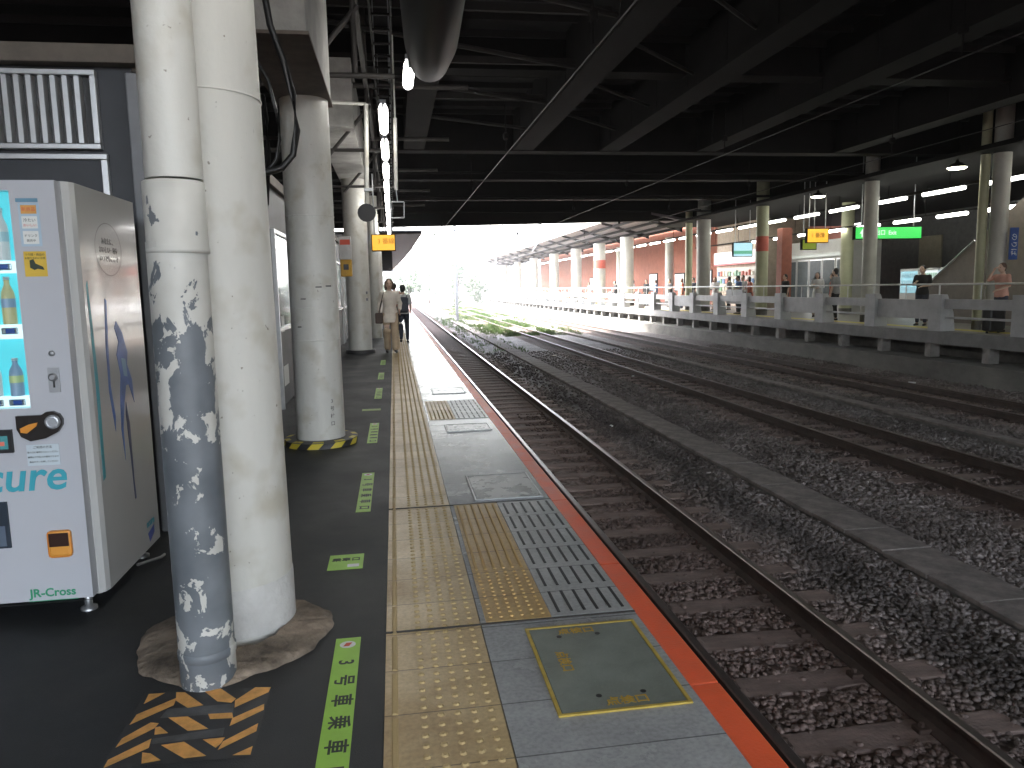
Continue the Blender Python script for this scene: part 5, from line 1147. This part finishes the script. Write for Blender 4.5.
m = MB(); m.bbox(-.14, .14, -.12, .04, -.20, .22, .05); m.build('pack', mat('pack_navy', (.035, .04, .06), .6), rt)
m = MB(); m.bbox(-.10, .10, -.16, -.118, -.16, .02, .02); m.build('front_pocket', mat('pack_pocket', (.05, .055, .08), .6), rt)
m = MB()
for s in (-1, 1): m.tube([(s*.09, .0, .20), (s*.10, .08, .27), (s*.11, .19, .24)], .018, 8)
m.build('strap', mat('pack_strap', (.03, .03, .045), .6), rt)
PPL = [(15.75, 17.6, 1.72, -1.5, 'call', 'short', peach, navy, hair_br, 'person with raised arm and red brown hair beside the nearest far column'),
 (16.2, 21.2, 1.78, -1.0, 'phone', 'short', blackc, navy, hair_bk, 'black haired person in dark top looking down at a phone before the stairs'),
 (15.9, 25.4, 1.80, -2.6, 'stand', 'short', greyc, blackc, hair_bk, 'person in pale grey shirt and black trousers standing by the slim cream column'),
 (17.0, 28.4, 1.72, -.8, 'phone', 'long', whitec, beige, hair_bk, 'person in white top left of the grey shirted one'),
 (16.8, 30.6, 1.68, -1.5, 'stand', 'short', blackc, blackc, hair_bk, 'person dressed all in black by the square pier'),
 (17.6, 34.6, 1.72, -1.2, 'stand', 'long', beige, navy, hair_br, 'person in beige, right end of the group waiting at the kiosk'),
 (17.7, 35.7, 1.66, -2.0, 'phone', 'long', rust, blackc, hair_bk, 'person in rust red top in the middle of the kiosk group'),
 (17.9, 36.9, 1.74, -1.0, 'stand', 'short', whitec, navy, hair_bk, 'person in white shirt in the kiosk group, beside the rust red top'),
 (17.8, 38.3, 1.70, -2.4, 'stand', 'short', greyc, blackc, hair_bk, 'grey clad person at the left end of the kiosk group'),
 (16.9, 41.0, 1.70, -1.4, 'stand', 'short', navy, blackc, hair_bk, 'person in navy between the two broad columns'),
 (17.2, 45.5, 1.70, -1.4, 'phone', 'short', blackc, greyc, hair_bk, 'person in black top and grey trousers before the brick wall'),
 (17.0, 47.6, 1.66, -1.9, 'stand', 'short', bluec, beige, hair_bk, 'person in blue shirt before the brick wall'),
 (17.2, 50.0, 1.72, -1.0, 'stand', 'long', blackc, navy, hair_br, 'person in long black coat before the brick wall'),
 (16.9, 42.8, 1.70, -1.8, 'stand', 'long', rust, navy, hair_br, 'person in long red top beside the brick wall corner'),
 (17.3, 43.9, 1.74, -1.2, 'phone', 'short', whitec, blackc, hair_bk, 'white shirted person holding a phone near the brick wall corner'),
 (15.9, 33.2, 1.70, -1.6, 'phone', 'short', bluec, blackc, hair_bk, 'person in blue shirt with a phone close behind the barriers by the kiosk'),
 (16.8, 27.0, 1.64, -2.2, 'stand', 'short', rust, beige, hair_br, 'short person in rust red shirt between the slim cream column and the white topped person'),
 (17.5, 39.4, 1.70, -.9, 'phone', 'long', whitec, khaki, hair_br, 'person in white blouse and khaki behind the kiosk group'),
 (18.3, 36.2, 1.78, -1.6, 'stand', 'short', navy, navy, hair_bk, 'tall navy clad person at the back of the kiosk group'),
 (17.0, 52.3, 1.70, -1.5, 'stand', 'short', greyc, navy, hair_bk, 'grey shirted person by the first daylit column'),
 (17.1, 57.0, 1.70, -1.5, 'phone', 'short', blackc, blackc, hair_bk, 'black clad person before the white column with red band'),
 (17.1, 65.0, 1.70, -1.5, 'stand', 'long', beige, beige, hair_br, 'beige clad person in the daylit stretch'),
 (17.1, 54.5, 1.70, -1.5, 'stand', 'short', whitec, blackc, hair_bk, 'white shirted person in the daylit part of the opposite platform'),
 (17.1, 61.5, 1.70, -1.5, 'stand', 'short', rust, navy, hair_bk, 'red shirted person far along the opposite platform'),
 (17.1, 70.5, 1.70, -1.5, 'stand', 'short', navy, navy, hair_bk, 'furthest waiting person on the opposite platform, in navy')]
for p_ in PPL: person(p_[0], p_[1], 0, p_[2]*1.05, p_[3], p_[4], p_[5], False, p_[6], p_[7], p_[8], shoe, p_[9], 'people waiting on the opposite platform')
rt = empty('suitcase', (15.3, 17.3, 0), 'black suitcase standing by the person with the raised arm', 'suitcase')
m = MB(); m.bbox(-.22, .22, -.14, .14, .06, .62, .04); m.build('shell', black, rt)
m = MB(); m.tube([(-.1, 0, .6), (-.1, 0, .85), (.1, 0, .85), (.1, 0, .6)], .01, 6); m.build('handle', steel, rt)
for sx_ in (-.17, .17):
    m = MB(); m.lathe([(.03, .0), (.03, .055)], sx_, 0, 10); m.build('wheel', black, rt)

# ================================================================== AIR
m = MB(); m.box(-603, 603, -103, 903, GZ-1.2, 18.5)
hz = D.materials.new('haze_air'); hz.use_nodes = True; N_ = hz.node_tree.nodes; N_.remove(N_['Principled BSDF'])
pv = N_.new('ShaderNodeVolumePrincipled'); pv.inputs['Color'].default_value = (.96, .96, 1., 1); pv.inputs['Density'].default_value = .0010; pv.inputs['Anisotropy'].default_value = .3  # haze that also stands in for lens glare around the far opening
hz.node_tree.links.new(pv.outputs[0], N_['Material Output'].inputs['Volume'])
tag(m.build('haze', hz), 'thin pale haze, also added for glare around the far opening', kind='stuff')
# ================================================================== LIGHT
w = D.worlds.new('World'); scn.world = w; w.use_nodes = True; nt = w.node_tree; bg = nt.nodes['Background']
sky = nt.nodes.new('ShaderNodeTexSky'); sky.sky_type = 'NISHITA'; sky.sun_disc = False
SE, SR = math.radians(48), math.radians(-50)
sky.sun_elevation = SE; sky.sun_rotation = SR; sky.dust_density = 4; sky.air_density = 1; sky.ozone_density = 1
hs_ = nt.nodes.new('ShaderNodeHueSaturation'); hs_.inputs['Saturation'].default_value = .45   # overcast, nearly grey sky
nt.links.new(sky.outputs[0], hs_.inputs['Color']); nt.links.new(hs_.outputs[0], bg.inputs[0]); bg.inputs[1].default_value = .15
su = D.lights.new('sun', 'SUN'); su.energy = 1.8; su.angle = math.radians(12); su.color = (1, .96, .9)
so = D.objects.new('sun', su); COL.objects.link(so)
sd = Vector((math.sin(SR)*math.cos(SE), math.cos(SR)*math.cos(SE), math.sin(SE)))
so.rotation_euler = sd.to_track_quat('Z', 'Y').to_euler()
v = scn.view_settings; v.view_transform = 'Standard'; v.look = 'None'; v.gamma = 1; v.exposure = EXPO; v.use_curve_mapping = False
scn.render.engine = 'CYCLES'; c = scn.cycles
c.use_denoising = True; c.max_bounces = 7; c.diffuse_bounces = 5; c.glossy_bounces = 4; c.transparent_max_bounces = 8; c.sample_clamp_indirect = 6
c.caustics_reflective = False; c.caustics_refractive = False; c.use_light_tree = True
